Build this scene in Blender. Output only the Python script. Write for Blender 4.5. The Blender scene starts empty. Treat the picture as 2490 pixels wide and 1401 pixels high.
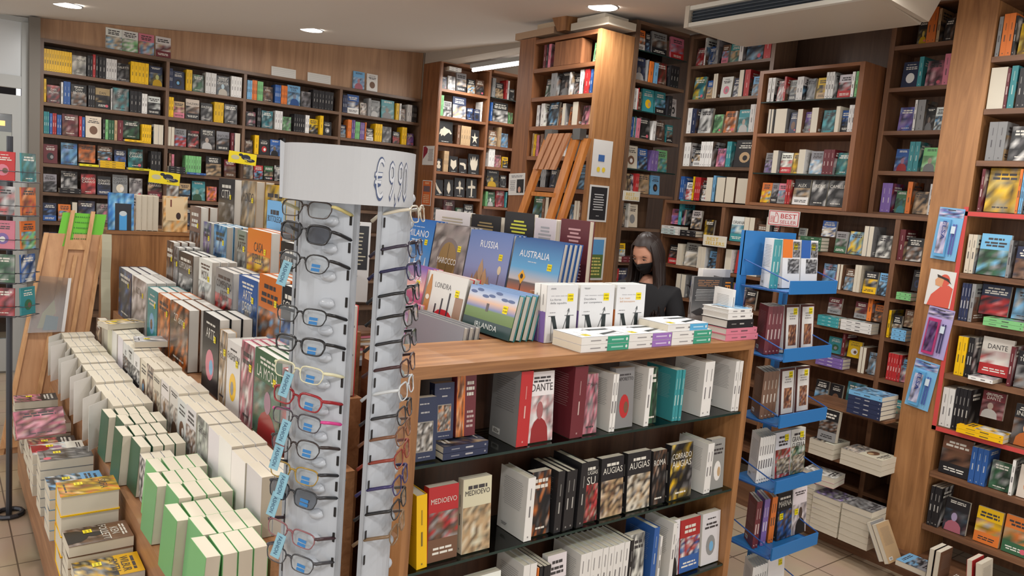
import bpy, math, random
from mathutils import Matrix, Vector
PI = math.pi
C = bpy.context.scene.collection
SC = bpy.context.scene

# ------------------------------------------------------------------ camera, world, exposure
cam = bpy.data.cameras.new('camera'); camo = bpy.data.objects.new('camera', cam); C.objects.link(camo)
yaw, pitch, roll = math.radians(52.58944), math.radians(-6.75422), math.radians(4.59563)
f = Vector((math.cos(yaw)*math.cos(pitch), math.sin(yaw)*math.cos(pitch), math.sin(pitch)))
r = Vector((math.sin(yaw), -math.cos(yaw), 0)); u = r.cross(f)
r2 = math.cos(roll)*r + math.sin(roll)*u; u2 = -math.sin(roll)*r + math.cos(roll)*u
M = Matrix((r2, u2, -f)).transposed().to_4x4(); M.translation = Vector((0, 0, 1.85))
camo.matrix_world = M
cam.sensor_width = 36.0; cam.lens = 1860.63/2490*36.0; cam.clip_start = .05; cam.clip_end = 60
SC.camera = camo
SC.view_settings.view_transform = 'Standard'; SC.view_settings.look = 'None'
SC.view_settings.gamma = 1; SC.view_settings.use_curve_mapping = False
SC.view_settings.exposure = 0.0
W = bpy.data.worlds.new('world'); SC.world = W; W.use_nodes = True
W.node_tree.nodes['Background'].inputs[0].default_value = (1.0, .98, .955, 1)
W.node_tree.nodes['Background'].inputs[1].default_value = 1.3

def ceil_z(x, y): return 3.02 + .0954*(x-.73) + .045*(y-7.7)

def area_light(name, loc, power, size, col=(1, .975, .945), rot=(0, 0, 0), shape='DISK', sy=None):
    l = bpy.data.lights.new(name, 'AREA'); l.energy = power; l.shape = shape; l.size = size; l.color = col
    if sy: l.size_y = sy
    o = bpy.data.objects.new(name, l); C.objects.link(o); o.location = loc; o.rotation_euler = rot
    return o
LAMPS = [(0.790, 6.599), (2.639, 6.609), (3.420, 3.757)] + [(1.6, 4.4), (.2, 4.4), (-.7, 2.2), (.8, 2.2), (2.3, 2.4), (3.3, 1.6), (2.2, .6), (.8, .0), (-.6, .2), (3.6, .2)]
for x, y in LAMPS:
    area_light('downlight_glow', (x, y, ceil_z(x, y)-.05), 15.5, .2)
area_light('tube_glow', (4.75, 6.6, 3.12), 26, .06, (1, .97, .93), (0, 0, 0), 'RECTANGLE', 1.2)

# ------------------------------------------------------------------ palette
PAL = dict(k=(34,33,36), w=(222,220,216), y=(232,184,18), z=(226,214,30), r=(178,44,46), b=(48,92,160), g=(52,96,66), t=(58,142,148),
           o=(214,116,48), p=(206,120,138), v=(120,96,160), n=(112,80,60), c=(214,204,184), e=(138,138,138), s=(112,168,208),
           d=(42,50,78), m=(104,38,46), l=(120,184,120), a=(186,156,118))
WORD = dict(k='black', w='white', y='yellow', z='lemon yellow', r='red', b='blue', g='green', t='teal', o='orange', p='pink', v='violet', n='brown',
            c='cream', e='grey', s='sky blue', d='navy', m='maroon', l='light green', a='tan')
PAGES = (210, 202, 184); PAGEW = (200, 198, 192)
def lin(c):
    out = []
    for v in c[:3]:
        v = max(0, min(255, v))/255
        out.append(v/12.92 if v <= .04045 else ((v+.055)/1.055)**2.4)
    return tuple(out)+(1.0,)
def col(c): return PAL.get(c, (128,128,128)) if isinstance(c, str) else c
def mix(a, b, t): return tuple(a[i]*(1-t)+b[i]*t for i in range(3))
def lum(c): return .3*c[0]+.59*c[1]+.11*c[2]

# ------------------------------------------------------------------ materials
def newmat(name, rough=.5, color=(.5, .5, .5), metal=0, spec=.5):
    m = bpy.data.materials.new(name); m.use_nodes = True
    b = m.node_tree.nodes['Principled BSDF']
    b.inputs['Base Color'].default_value = (*color[:3], 1); b.inputs['Roughness'].default_value = rough
    b.inputs['Metallic'].default_value = metal; b.inputs['Specular IOR Level'].default_value = spec
    return m
def flat(name, rgb, rough=.5, metal=0, spec=.5): return newmat(name, rough, lin(rgb), metal, spec)
def attr_mat(name, rough, spec):
    m = newmat(name, rough, spec=spec); nt = m.node_tree; b = nt.nodes['Principled BSDF']
    a = nt.nodes.new('ShaderNodeAttribute'); a.attribute_name = 'Col'
    nt.links.new(a.outputs['Color'], b.inputs['Base Color'])
    return m
def wood(name, dark, light, axis='Z', scale=1.0, rough=.42, knots=False):
    m = newmat(name, rough); nt = m.node_tree; L = nt.links; b = nt.nodes['Principled BSDF']
    tc = nt.nodes.new('ShaderNodeTexCoord'); mp = nt.nodes.new('ShaderNodeMapping')
    s = [14*scale]*3; s['XYZ'.index(axis)] = .9*scale; mp.inputs['Scale'].default_value = s
    L.new(tc.outputs['Object'], mp.inputs['Vector'])
    n = nt.nodes.new('ShaderNodeTexNoise'); n.inputs['Scale'].default_value = 1.6; n.inputs['Detail'].default_value = 7; n.inputs['Roughness'].default_value = .62; n.inputs['Distortion'].default_value = 1.2
    L.new(mp.outputs[0], n.inputs['Vector'])
    n2 = nt.nodes.new('ShaderNodeTexNoise'); n2.inputs['Scale'].default_value = 1.1; n2.inputs['Detail'].default_value = 2
    L.new(tc.outputs['Object'], n2.inputs['Vector'])
    mx = nt.nodes.new('ShaderNodeMath'); mx.operation = 'MULTIPLY_ADD'; mx.inputs[1].default_value = .35; L.new(n2.outputs[0], mx.inputs[0]); L.new(n.outputs[0], mx.inputs[2])
    cr = nt.nodes.new('ShaderNodeValToRGB'); cr.color_ramp.elements[0].position = .48; cr.color_ramp.elements[1].position = .88
    cr.color_ramp.elements[0].color = lin(dark); cr.color_ramp.elements[1].color = lin(light)
    L.new(mx.outputs[0], cr.inputs[0]); L.new(cr.outputs[0], b.inputs['Base Color'])
    bp = nt.nodes.new('ShaderNodeBump'); bp.inputs['Strength'].default_value = .08; bp.inputs['Distance'].default_value = .002
    L.new(n.outputs[0], bp.inputs['Height']); L.new(bp.outputs[0], b.inputs['Normal'])
    return m
PRINT = attr_mat('printed_card', .42, .45)
PAPER = attr_mat('paper', .85, .2)
GLOSS = attr_mat('glossy_print', .22, .6)
WDK = {a: wood('walnut_'+a.lower(), (80,60,46), (128,98,76), a) for a in 'XYZ'}     # wall bookcase
WDO = {a: wood('warm_wood_'+a.lower(), (112,70,44), (156,104,68), a) for a in 'XYZ'}  # passage and ladder cases
WDG = {a: wood('honey_wood_'+a.lower(), (126,84,50), (176,126,80), a) for a in 'XYZ'} # display pieces, pillar
WDI = {a: wood('island_wood_'+a.lower(), (136,92,60), (178,130,90), a) for a in 'XYZ'}
PLY = wood('plywood', (150,114,86), (184,146,112), 'Z', .6, .5)
WDL = {a: wood('low_wood_'+a.lower(), (92,62,44), (136,96,68), a) for a in 'XYZ'}
GREYP = flat('grey_plastic', (150,154,160), .35)
GREYL = flat('light_plastic', (172,177,184), .3)
BLUEM = flat('blue_metal', (40,112,176), .4)
BLUEW = flat('blue_wire', (44,84,150), .4)
DARK = flat('dark_void', (30,26,24), .8)
def glass_mat(name, tint, glos=.12, trans=.9):
    m = bpy.data.materials.new(name); m.use_nodes = True; nt = m.node_tree; nt.nodes.clear()
    o = nt.nodes.new('ShaderNodeOutputMaterial'); t = nt.nodes.new('ShaderNodeBsdfTransparent'); g = nt.nodes.new('ShaderNodeBsdfGlossy')
    t.inputs[0].default_value = (*tint, 1); g.inputs['Roughness'].default_value = .08
    fr = nt.nodes.new('ShaderNodeFresnel'); fr.inputs[0].default_value = 1.45
    ad = nt.nodes.new('ShaderNodeMath'); ad.operation = 'ADD'; ad.inputs[1].default_value = glos*.3; nt.links.new(fr.outputs[0], ad.inputs[0])
    x = nt.nodes.new('ShaderNodeMixShader'); nt.links.new(ad.outputs[0], x.inputs[0]); nt.links.new(t.outputs[0], x.inputs[1]); nt.links.new(g.outputs[0], x.inputs[2])
    nt.links.new(x.outputs[0], o.inputs[0]); return m
SHGLASS = glass_mat('shelf_glass', (.72, .84, .8))
LENS = glass_mat('clear_lens', (.94, .96, .96)); LENSD = glass_mat('smoked_lens', (.22, .24, .28)); SLEEVE = glass_mat('clear_sleeve', (.86, .85, .84), .3)
PANE = glass_mat('window_glass', (.7, .74, .76), .3)
GEDGE = flat('glass_edge', (24,48,44), .25)
def emis(name, rgb, s):
    m = bpy.data.materials.new(name); m.use_nodes = True; b = m.node_tree.nodes['Principled BSDF']
    b.inputs['Emission Color'].default_value = lin(rgb); b.inputs['Emission Strength'].default_value = s; b.inputs['Base Color'].default_value = lin(rgb); return m
LAMPM = emis('lamp_disc', (255,250,242), 9)

# ------------------------------------------------------------------ mesh builder
class MB:
    def __init__(s): s.v = []; s.f = []; s.c = []; s.m = []; s.smooth = False
    def face(s, pts, c, m=0):
        i = len(s.v); s.v += [tuple(p) for p in pts]; s.f.append(tuple(range(i, i+len(pts)))); s.m.append(m)
        if isinstance(c, list): s.c += [lin(x) for x in c]
        else: s.c += [lin(c)]*len(pts)
    def box(s, x0, x1, y0, y1, z0, z1, c=(128,128,128), m=0, cols=None, ms=None):
        P = [(x0,y0,z0),(x1,y0,z0),(x1,y1,z0),(x0,y1,z0),(x0,y0,z1),(x1,y0,z1),(x1,y1,z1),(x0,y1,z1)]
        F = dict(b=(3,2,1,0), t=(4,5,6,7), f=(0,1,5,4), r=(1,2,6,5), k=(2,3,7,6), l=(3,0,4,7))   # f: -y, l: -x
        for k, q in F.items():
            s.face([P[i] for i in q], (cols or {}).get(k, c), (ms or {}).get(k, m))
    def hexa(s, P, c=(128,128,128), m=0):
        for q in ((3,2,1,0),(4,5,6,7),(0,1,5,4),(1,2,6,5),(2,3,7,6),(3,0,4,7)): s.face([P[i] for i in q], c, m)
    def tube(s, path, r, n=8, c=(128,128,128), m=0, closed=False, caps=True):
        P = [Vector(p) for p in path]; N = len(P); rings = []
        if not isinstance(r, (list, tuple)): r = [r]*N
        up = None
        for i in range(N):
            a = P[(i-1) % N] if (i > 0 or closed) else P[i]; b = P[(i+1) % N] if (i < N-1 or closed) else P[i]
            d = (b-a).normalized()
            if up is None:
                up = Vector((0,0,1)) if abs(d.z) < .9 else Vector((1,0,0))
            x = d.cross(up)
            if x.length < 1e-4: x = d.cross(Vector((0,1,0)))
            x.normalize(); y = x.cross(d); up = y
            rings.append([P[i] + r[i]*(math.cos(2*PI*k/n)*x + math.sin(2*PI*k/n)*y) for k in range(n)])
        b0 = len(s.v)
        for rg in rings: s.v += [tuple(p) for p in rg]
        for i in range(N if closed else N-1):
            j = (i+1) % N
            for k in range(n):
                s.f.append((b0+i*n+k, b0+i*n+(k+1) % n, b0+j*n+(k+1) % n, b0+j*n+k)); s.m.append(m); s.c += [lin(c)]*4
        if caps and not closed:
            s.f.append(tuple(b0+k for k in reversed(range(n)))); s.m.append(m); s.c += [lin(c)]*n
            s.f.append(tuple(b0+(N-1)*n+k for k in range(n))); s.m.append(m); s.c += [lin(c)]*n
    def build(s, name, parent=None, mats=(None,), loc=None, smooth=False):
        me = bpy.data.meshes.new(name); me.from_pydata(s.v, [], s.f); me.update()
        for m in mats: me.materials.append(m)
        if len(mats) > 1: me.polygons.foreach_set('material_index', s.m)
        a = me.color_attributes.new(name='Col', type='BYTE_COLOR', domain='CORNER')
        a.data.foreach_set('color', [x for c in s.c for x in c])
        if smooth: me.polygons.foreach_set('use_smooth', [True]*len(me.polygons))
        o = bpy.data.objects.new(name, me); C.objects.link(o)
        if parent is not None: o.parent = parent
        if loc is not None: o.location = loc
        return o
def tag(o, label, cat, group=None, kind=None):
    o['label'] = label; o['category'] = cat
    if group: o['group'] = group
    if kind: o['kind'] = kind
    return o
def struct(o): o['kind'] = 'structure'; return o
def empty(name, M4, label=None, cat=None, group=None):
    o = bpy.data.objects.new(name, None); C.objects.link(o); o.matrix_world = M4; o.empty_display_size = .05
    if label: tag(o, label, cat, group)
    return o
def copy_tree(o):
    c = o.copy(); C.objects.link(c)
    for ch in list(o.children):
        d = ch.copy(); C.objects.link(d); d.parent = c
        for g in ch.children:
            e = g.copy(); C.objects.link(e); e.parent = d
    return c
def T(x, y, z): return Matrix.Translation((x, y, z))
def RX(a): return Matrix.Rotation(a, 4, 'X')
def RY(a): return Matrix.Rotation(a, 4, 'Y')
def RZ(a): return Matrix.Rotation(a, 4, 'Z')
R = math.radians

# ------------------------------------------------------------------ text as filled outlines
_TC = {}
def text_geo(s0, off=0):
    s = s0; key = (s0, off)
    if key in _TC: return _TC[key]
    cu = bpy.data.curves.new('t', 'FONT'); cu.body = s; cu.resolution_u = 2; cu.align_x = 'LEFT'; cu.offset = off
    o = bpy.data.objects.new('t', cu); C.objects.link(o)
    bpy.context.view_layer.update()
    me = o.to_mesh(); V = [tuple(v.co)[:2] for v in me.vertices]; F = [tuple(p.vertices) for p in me.polygons]
    o.to_mesh_clear(); bpy.data.objects.remove(o); bpy.data.curves.remove(cu)
    if not V: _TC[key] = ([], [], 1); return _TC[key]
    x0 = min(v[0] for v in V); x1 = max(v[0] for v in V)
    _TC[key] = ([((v[0]-x0), v[1]/.7) for v in V], F, x1-x0); return _TC[key]
def put_text(mb, P, s, x, y, hgt, width, c, m=0, align='c', o=.0012, rot=False, off=0):
    """text with cap height hgt (m), fitted to width (m), its lower edge at y; P maps (x, y, out) in metres"""
    V, F, w = text_geo(s, off)
    if not V: return
    sx = width/w
    x0 = x-width/2 if align == 'c' else x
    b = len(mb.v)
    for vx, vy in V:
        if rot: mb.v.append(tuple(P(x+vy*hgt, y-vx*sx, o)))
        else: mb.v.append(tuple(P(x0+vx*sx, y+vy*hgt, o)))
    for fc in F: mb.f.append(tuple(b+i for i in fc)); mb.m.append(m); mb.c += [lin(c)]*len(fc)

# ------------------------------------------------------------------ cover art, drawn as coloured facets on the board
def quad(mb, P, x0, y0, x1, y1, c, o, m=0):
    mb.face([P(x0,y0,o), P(x1,y0,o), P(x1,y1,o), P(x0,y1,o)], c, m)
FINE = [0]
def pic(mb, P, x0, y0, x1, y1, cols, rng, o, nx=5, ny=6, m=0):
    if FINE[0]: nx, ny = nx+3, ny+4
    g = [[None]*(nx+1) for _ in range(ny+1)]
    for j in range(ny+1):
        for i in range(nx+1):
            a, b = rng.choice(cols), rng.choice(cols); g[j][i] = mix(mix(a, b, rng.random()**2), (0,0,0) if rng.random() < .7 else (236,232,226), rng.random()**2*.5)
    for j in range(ny):
        for i in range(nx):
            X0, X1 = x0+(x1-x0)*i/nx, x0+(x1-x0)*(i+1)/nx; Y0, Y1 = y0+(y1-y0)*j/ny, y0+(y1-y0)*(j+1)/ny
            mb.face([P(X0,Y0,o), P(X1,Y0,o), P(X1,Y1,o), P(X0,Y1,o)], [g[j][i], g[j][i+1], g[j+1][i+1], g[j+1][i]], m)
def ell(mb, P, cx, cy, rx, ry, c, o, n=14, m=0, a0=0, a1=2*PI):
    mb.face([P(cx+rx*math.cos(a0+(a1-a0)*k/n), cy+ry*math.sin(a0+(a1-a0)*k/n), o) for k in range(n if a1-a0 > 6.2 else n+1)], c, m)
def lines(mb, P, x0, y0, x1, y1, n, c, o, rng, fill=.5, ragged=.3, m=0):
    for k in range(n):
        yy = y1-(y1-y0)*(k+.5)/n; hh = (y1-y0)/n*fill/2; e = (x1-x0)*ragged*rng.random()/2
        a, b = x0+e, x1-e; L_ = b-a; X = a
        if n > 6 or L_ < .02: quad(mb, P, a, yy-hh, b, yy+hh, c, o, m); continue
        while X < b-.004:
            q = min(b, X+L_*rng.uniform(.16, .42)); quad(mb, P, X, yy-hh, q, yy+hh, c, o, m); X = q+L_*.05
def poly(mb, P, w, h, pts, c, o, m=0): mb.face([P(x*w, y*h, o) for x, y in pts], c, m)

SHAPES = {
 '1': [(.1,.35),(.2,.6),(.35,.66),(.42,.75),(.55,.68),(.8,.62),(.95,.45),(.85,.42),(.75,.5),(.6,.42),(.45,.3),(.35,.36),(.25,.28),(.2,.4)],
 '2': [(.5,.85),(.58,.6),(.9,.58),(.64,.45),(.75,.18),(.5,.34),(.25,.18),(.36,.45),(.1,.58),(.42,.6)],
 '3': [(.3,.2),(.7,.2),(.8,.4),(.65,.55),(.75,.75),(.5,.85),(.25,.75),(.35,.55),(.2,.4)],
 '4': [(.2,.8),(.5,.7),(.8,.8),(.85,.4),(.5,.15),(.15,.4)],
 '5': [(.1,.7),(.6,.72),(.85,.62),(.9,.3),(.7,.25),(.62,.5),(.1,.58)],
 '6': [(.15,.5),(.2,.8),(.3,.65),(.4,.9),(.5,.68),(.6,.9),(.7,.65),(.85,.8),(.85,.5),(.7,.2),(.3,.2)],
 '7': [(.1,.9),(.35,.6),(.7,.3),(.9,.15),(.6,.12),(.25,.4)],
 '8': [(.5,.9),(.65,.7),(.7,.4),(.5,.12),(.3,.4),(.35,.7)],
 '9': [(.5,.88),(.62,.75),(.58,.55),(.85,.5),(.85,.42),(.58,.42),(.52,.1),(.44,.42),(.15,.42),(.15,.5),(.42,.55),(.38,.75)],
 '0': [(.42,.92),(.58,.92),(.58,.66),(.86,.62),(.86,.5),(.58,.5),(.55,.08),(.42,.08),(.44,.5),(.14,.48),(.14,.6),(.42,.62)]}
def art(mb, P, w, h, c1, c2, seed, title='', m=0, style=None):
    """draws a front cover w x h metres: P(x, y, out)"""
    rng = random.Random(seed); A, B = col(c1), col(c2)
    q_ = rng.uniform(.9, 1.05); A = tuple(v*q_*rng.uniform(.975, 1.025) for v in A)
    ink = (214,210,200) if lum(A) < 120 else (62,58,60)
    st = style if style is not None else rng.choice((0, 0, 1, 1, 1, 3, 3, 2, 4))
    quad(mb, P, 0, 0, w, h, A, .0002, m)
    if c2 in SHAPES:
        pts = SHAPES[c2]; poly(mb, P, w, h, pts, (206,196,178), .0008, m)
        lines(mb, P, .25*w, .03*h, .75*w, .08*h, 1, (200,200,196), .0008, rng, m=m); return
    third = PAL[rng.choice('kwaens')]
    if st == 0:
        pic(mb, P, .0, .0, w, .62*h, [A, B, third, B], rng, .0006, m=m)
        lines(mb, P, .14*w, .84*h, .86*w, .92*h, 1, ink, .0009, rng, .6, m=m)
        if not title: lines(mb, P, .1*w, .68*h, .9*w, .82*h, 2, ink, .0009, rng, .62, m=m)
    elif st == 1:
        pic(mb, P, 0, 0, w, h, [A, B, A, mix(A, (0,0,0), .4)], rng, .0006, m=m)
        if not title: lines(mb, P, .1*w, .72*h, .9*w, .9*h, 2, ink, .0009, rng, .6, m=m)
        lines(mb, P, .2*w, .08*h, .8*w, .14*h, 1, ink, .0009, rng, m=m)
    elif st == 2:
        ell(mb, P, .5*w, .36*h, .26*w, .2*h, B, .0006, m=m)
        ell(mb, P, (.42+.2*rng.random())*w, .34*h, .12*w, .1*h, third, .0009, 10, m=m)
        lines(mb, P, .2*w, .86*h, .8*w, .91*h, 1, ink, .0009, rng, m=m)
        if not title: lines(mb, P, .12*w, .68*h, .88*w, .82*h, 2, ink, .0009, rng, .55, m=m)
    elif st == 6:
        quad(mb, P, .16*w, .14*h, .86*w, .62*h, (150,146,138), .0005, m); pic(mb, P, .18*w, .155*h, .84*w, .605*h, [B, (120,112,104), (60,56,54), (190,182,170)], rng, .0008, 5, 6, m=m)
        lines(mb, P, .2*w, .88*h, .8*w, .92*h, 1, mix(ink, A, .25), .0009, rng, .5, m=m); lines(mb, P, .3*w, .74*h, .7*w, .79*h, 1, mix(ink, A, .25), .0009, rng, .5, m=m); lines(mb, P, .2*w, .04*h, .8*w, .08*h, 1, mix(ink, A, .35), .0009, rng, .4, m=m)
    elif st == 7:
        quad(mb, P, 0, 0, .42*w, h, B, .0005, m); pic(mb, P, 0, 0, .36*w, h, [B, mix(B, (40,30,24), .6), mix(B, (220,190,150), .4)], rng, .0007, 2, 7, m=m)
        lines(mb, P, .48*w, .62*h, .96*w, .88*h, 3, ink, .0009, rng, .6, .2, m=m); lines(mb, P, .5*w, .12*h, .95*w, .42*h, 4, mix(ink, A, .3), .0009, rng, .5, .2, m=m)
    elif st == 8:
        pass
    elif st == 9: pass
    elif st == 3:
        quad(mb, P, 0, 0, w, .3*h, B, .0005, m); pic(mb, P, 0, .3*h, w, .66*h, [A, B, third], rng, .0006, 4, 3, m=m)
        lines(mb, P, .1*w, .08*h, .9*w, .2*h, 2, (225,222,212) if lum(B) < 120 else (50,48,50), .0009, rng, m=m)
        if not title: lines(mb, P, .1*w, .72*h, .9*w, .9*h, 2, ink, .0009, rng, .6, m=m)
    else:
        pic(mb, P, 0, 0, w, .66*h, [A, mix(A, B, .35), mix(A, third, .3)], rng, .0004, m=m); q = rng.uniform(-.12, .12)
        pts = [(.14+q,.0),(.18+q,.2),(.28+q,.29),(.42+q,.34),(.58+q,.34),(.72+q,.29),(.83+q,.2),(.87+q,.0)]
        poly(mb, P, w, h, pts, mix(B, (0,0,0), .2), .0008, m); ell(mb, P, (.5+q)*w, .45*h, .13*w, .13*h, mix(B, third, .5), .0011, 12, m=m)
        lines(mb, P, .12*w, .84*h, .88*w, .94*h, 2, ink, .0009, rng, .55, m=m)
    if title:
        ws = title.split(' ') if len(title) > 8 else [title]
        y = .86
        for wd in ws:
            hh = min(.13*h, .9*w/max(1, len(wd))*1.35); y -= hh/h*1.25
            put_text(mb, P, wd, .5*w, y*h, hh, min(.88*w, hh*.72*len(wd)), ink, m)
        y -= .02
    if style is None and rng.random() < .12: ell(mb, P, .78*w, .14*h, .11*w, .11*w, (206,96,112), .0011, 12, m=m)

def spine_art(mb, P, w, h, c1, seed, title='', m=0):
    rng = random.Random(seed); A = col(c1); ink = (226,222,212) if lum(A) < 130 else (60,56,60)
    a, b = .3+.1*rng.random(), .8+.1*rng.random()
    k = min(.2, .0026/w); a, b = .3+.08*rng.random(), .78+.1*rng.random(); ink = mix(ink, A, .3)
    quad(mb, P, (.5-k)*w, a*h, (.5+k)*w, (a+b)/2*h-.012, ink, .0007, m)
    quad(mb, P, (.5-k*.7)*w, (a+b)/2*h+.01, (.5+k*.7)*w, b*h, mix(ink, A, .3), .0007, m)
    quad(mb, P, (.5-k)*w, .05*h, (.5+k)*w, .05*h+.006, mix(ink, A, .2), .0007, m)

def book_mesh(w, h, t, c1, c2, seed, title='', style=None, hard=False, spine=None, pages=PAGES, back=None):
    """single-mesh book: front -y, spine -x, stands on z=0"""
    mb = MB(); rng = random.Random(seed+5); q_ = rng.uniform(.92, 1.05); A = tuple(v*q_ for v in col(c1)); ov = .002 if hard else 0
    S = col(spine) if spine else A; Bk = col(back) if back else A
    mb.box(-w/2+.001, w/2-ov-.0006, -t/2+.0012, t/2-.0012, ov, h-ov, pages)
    for y0, y1, cc in ((-t/2, -t/2+.0012, A), (t/2-.0012, t/2, Bk)): mb.box(-w/2, w/2, y0, y1, 0, h, cc)
    mb.box(-w/2-.0004, -w/2+.001, -t/2, t/2, 0, h, S)
    art(mb, lambda x, y, o: (-w/2+x, -t/2-o, y), w, h, c1, c2, seed, title, style=style)
    spine_art(mb, lambda x, y, o: (-w/2-.0004-o, t/2-x, y), t, h, S, seed)
    Pb = lambda x, y, o: (w/2-x, t/2+o, y)
    ink = (70,68,70) if lum(Bk) > 120 else (200,196,190)
    lines(mb, Pb, .12*w, .45*h, .88*w, .9*h, 9, mix(ink, Bk, .55), .0007, rng, .3)
    quad(mb, Pb, .12*w, .07*h, .42*w, .16*h, (214,214,210), .0007); lines(mb, Pb, .16*w, .09*h, .38*w, .14*h, 3, (40,40,40), .0012, rng)
    return mb

ORD = ['zero','first','second','third','fourth','fifth','sixth','seventh','eighth','ninth','tenth','eleventh','twelfth','thirteenth','fourteenth','fifteenth','sixteenth',
       'seventeenth','eighteenth','nineteenth','twentieth','twenty-first','twenty-second','twenty-third','twenty-fourth','twenty-fifth','twenty-sixth','twenty-seventh','twenty-eighth',
       'twenty-ninth','thirtieth','thirty-first','thirty-second','thirty-third','thirty-fourth','thirty-fifth','thirty-sixth','thirty-seventh','thirty-eighth']
NUM = ['zero','one','two','three','four','five','six','seven','eight','nine','ten']

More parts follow.
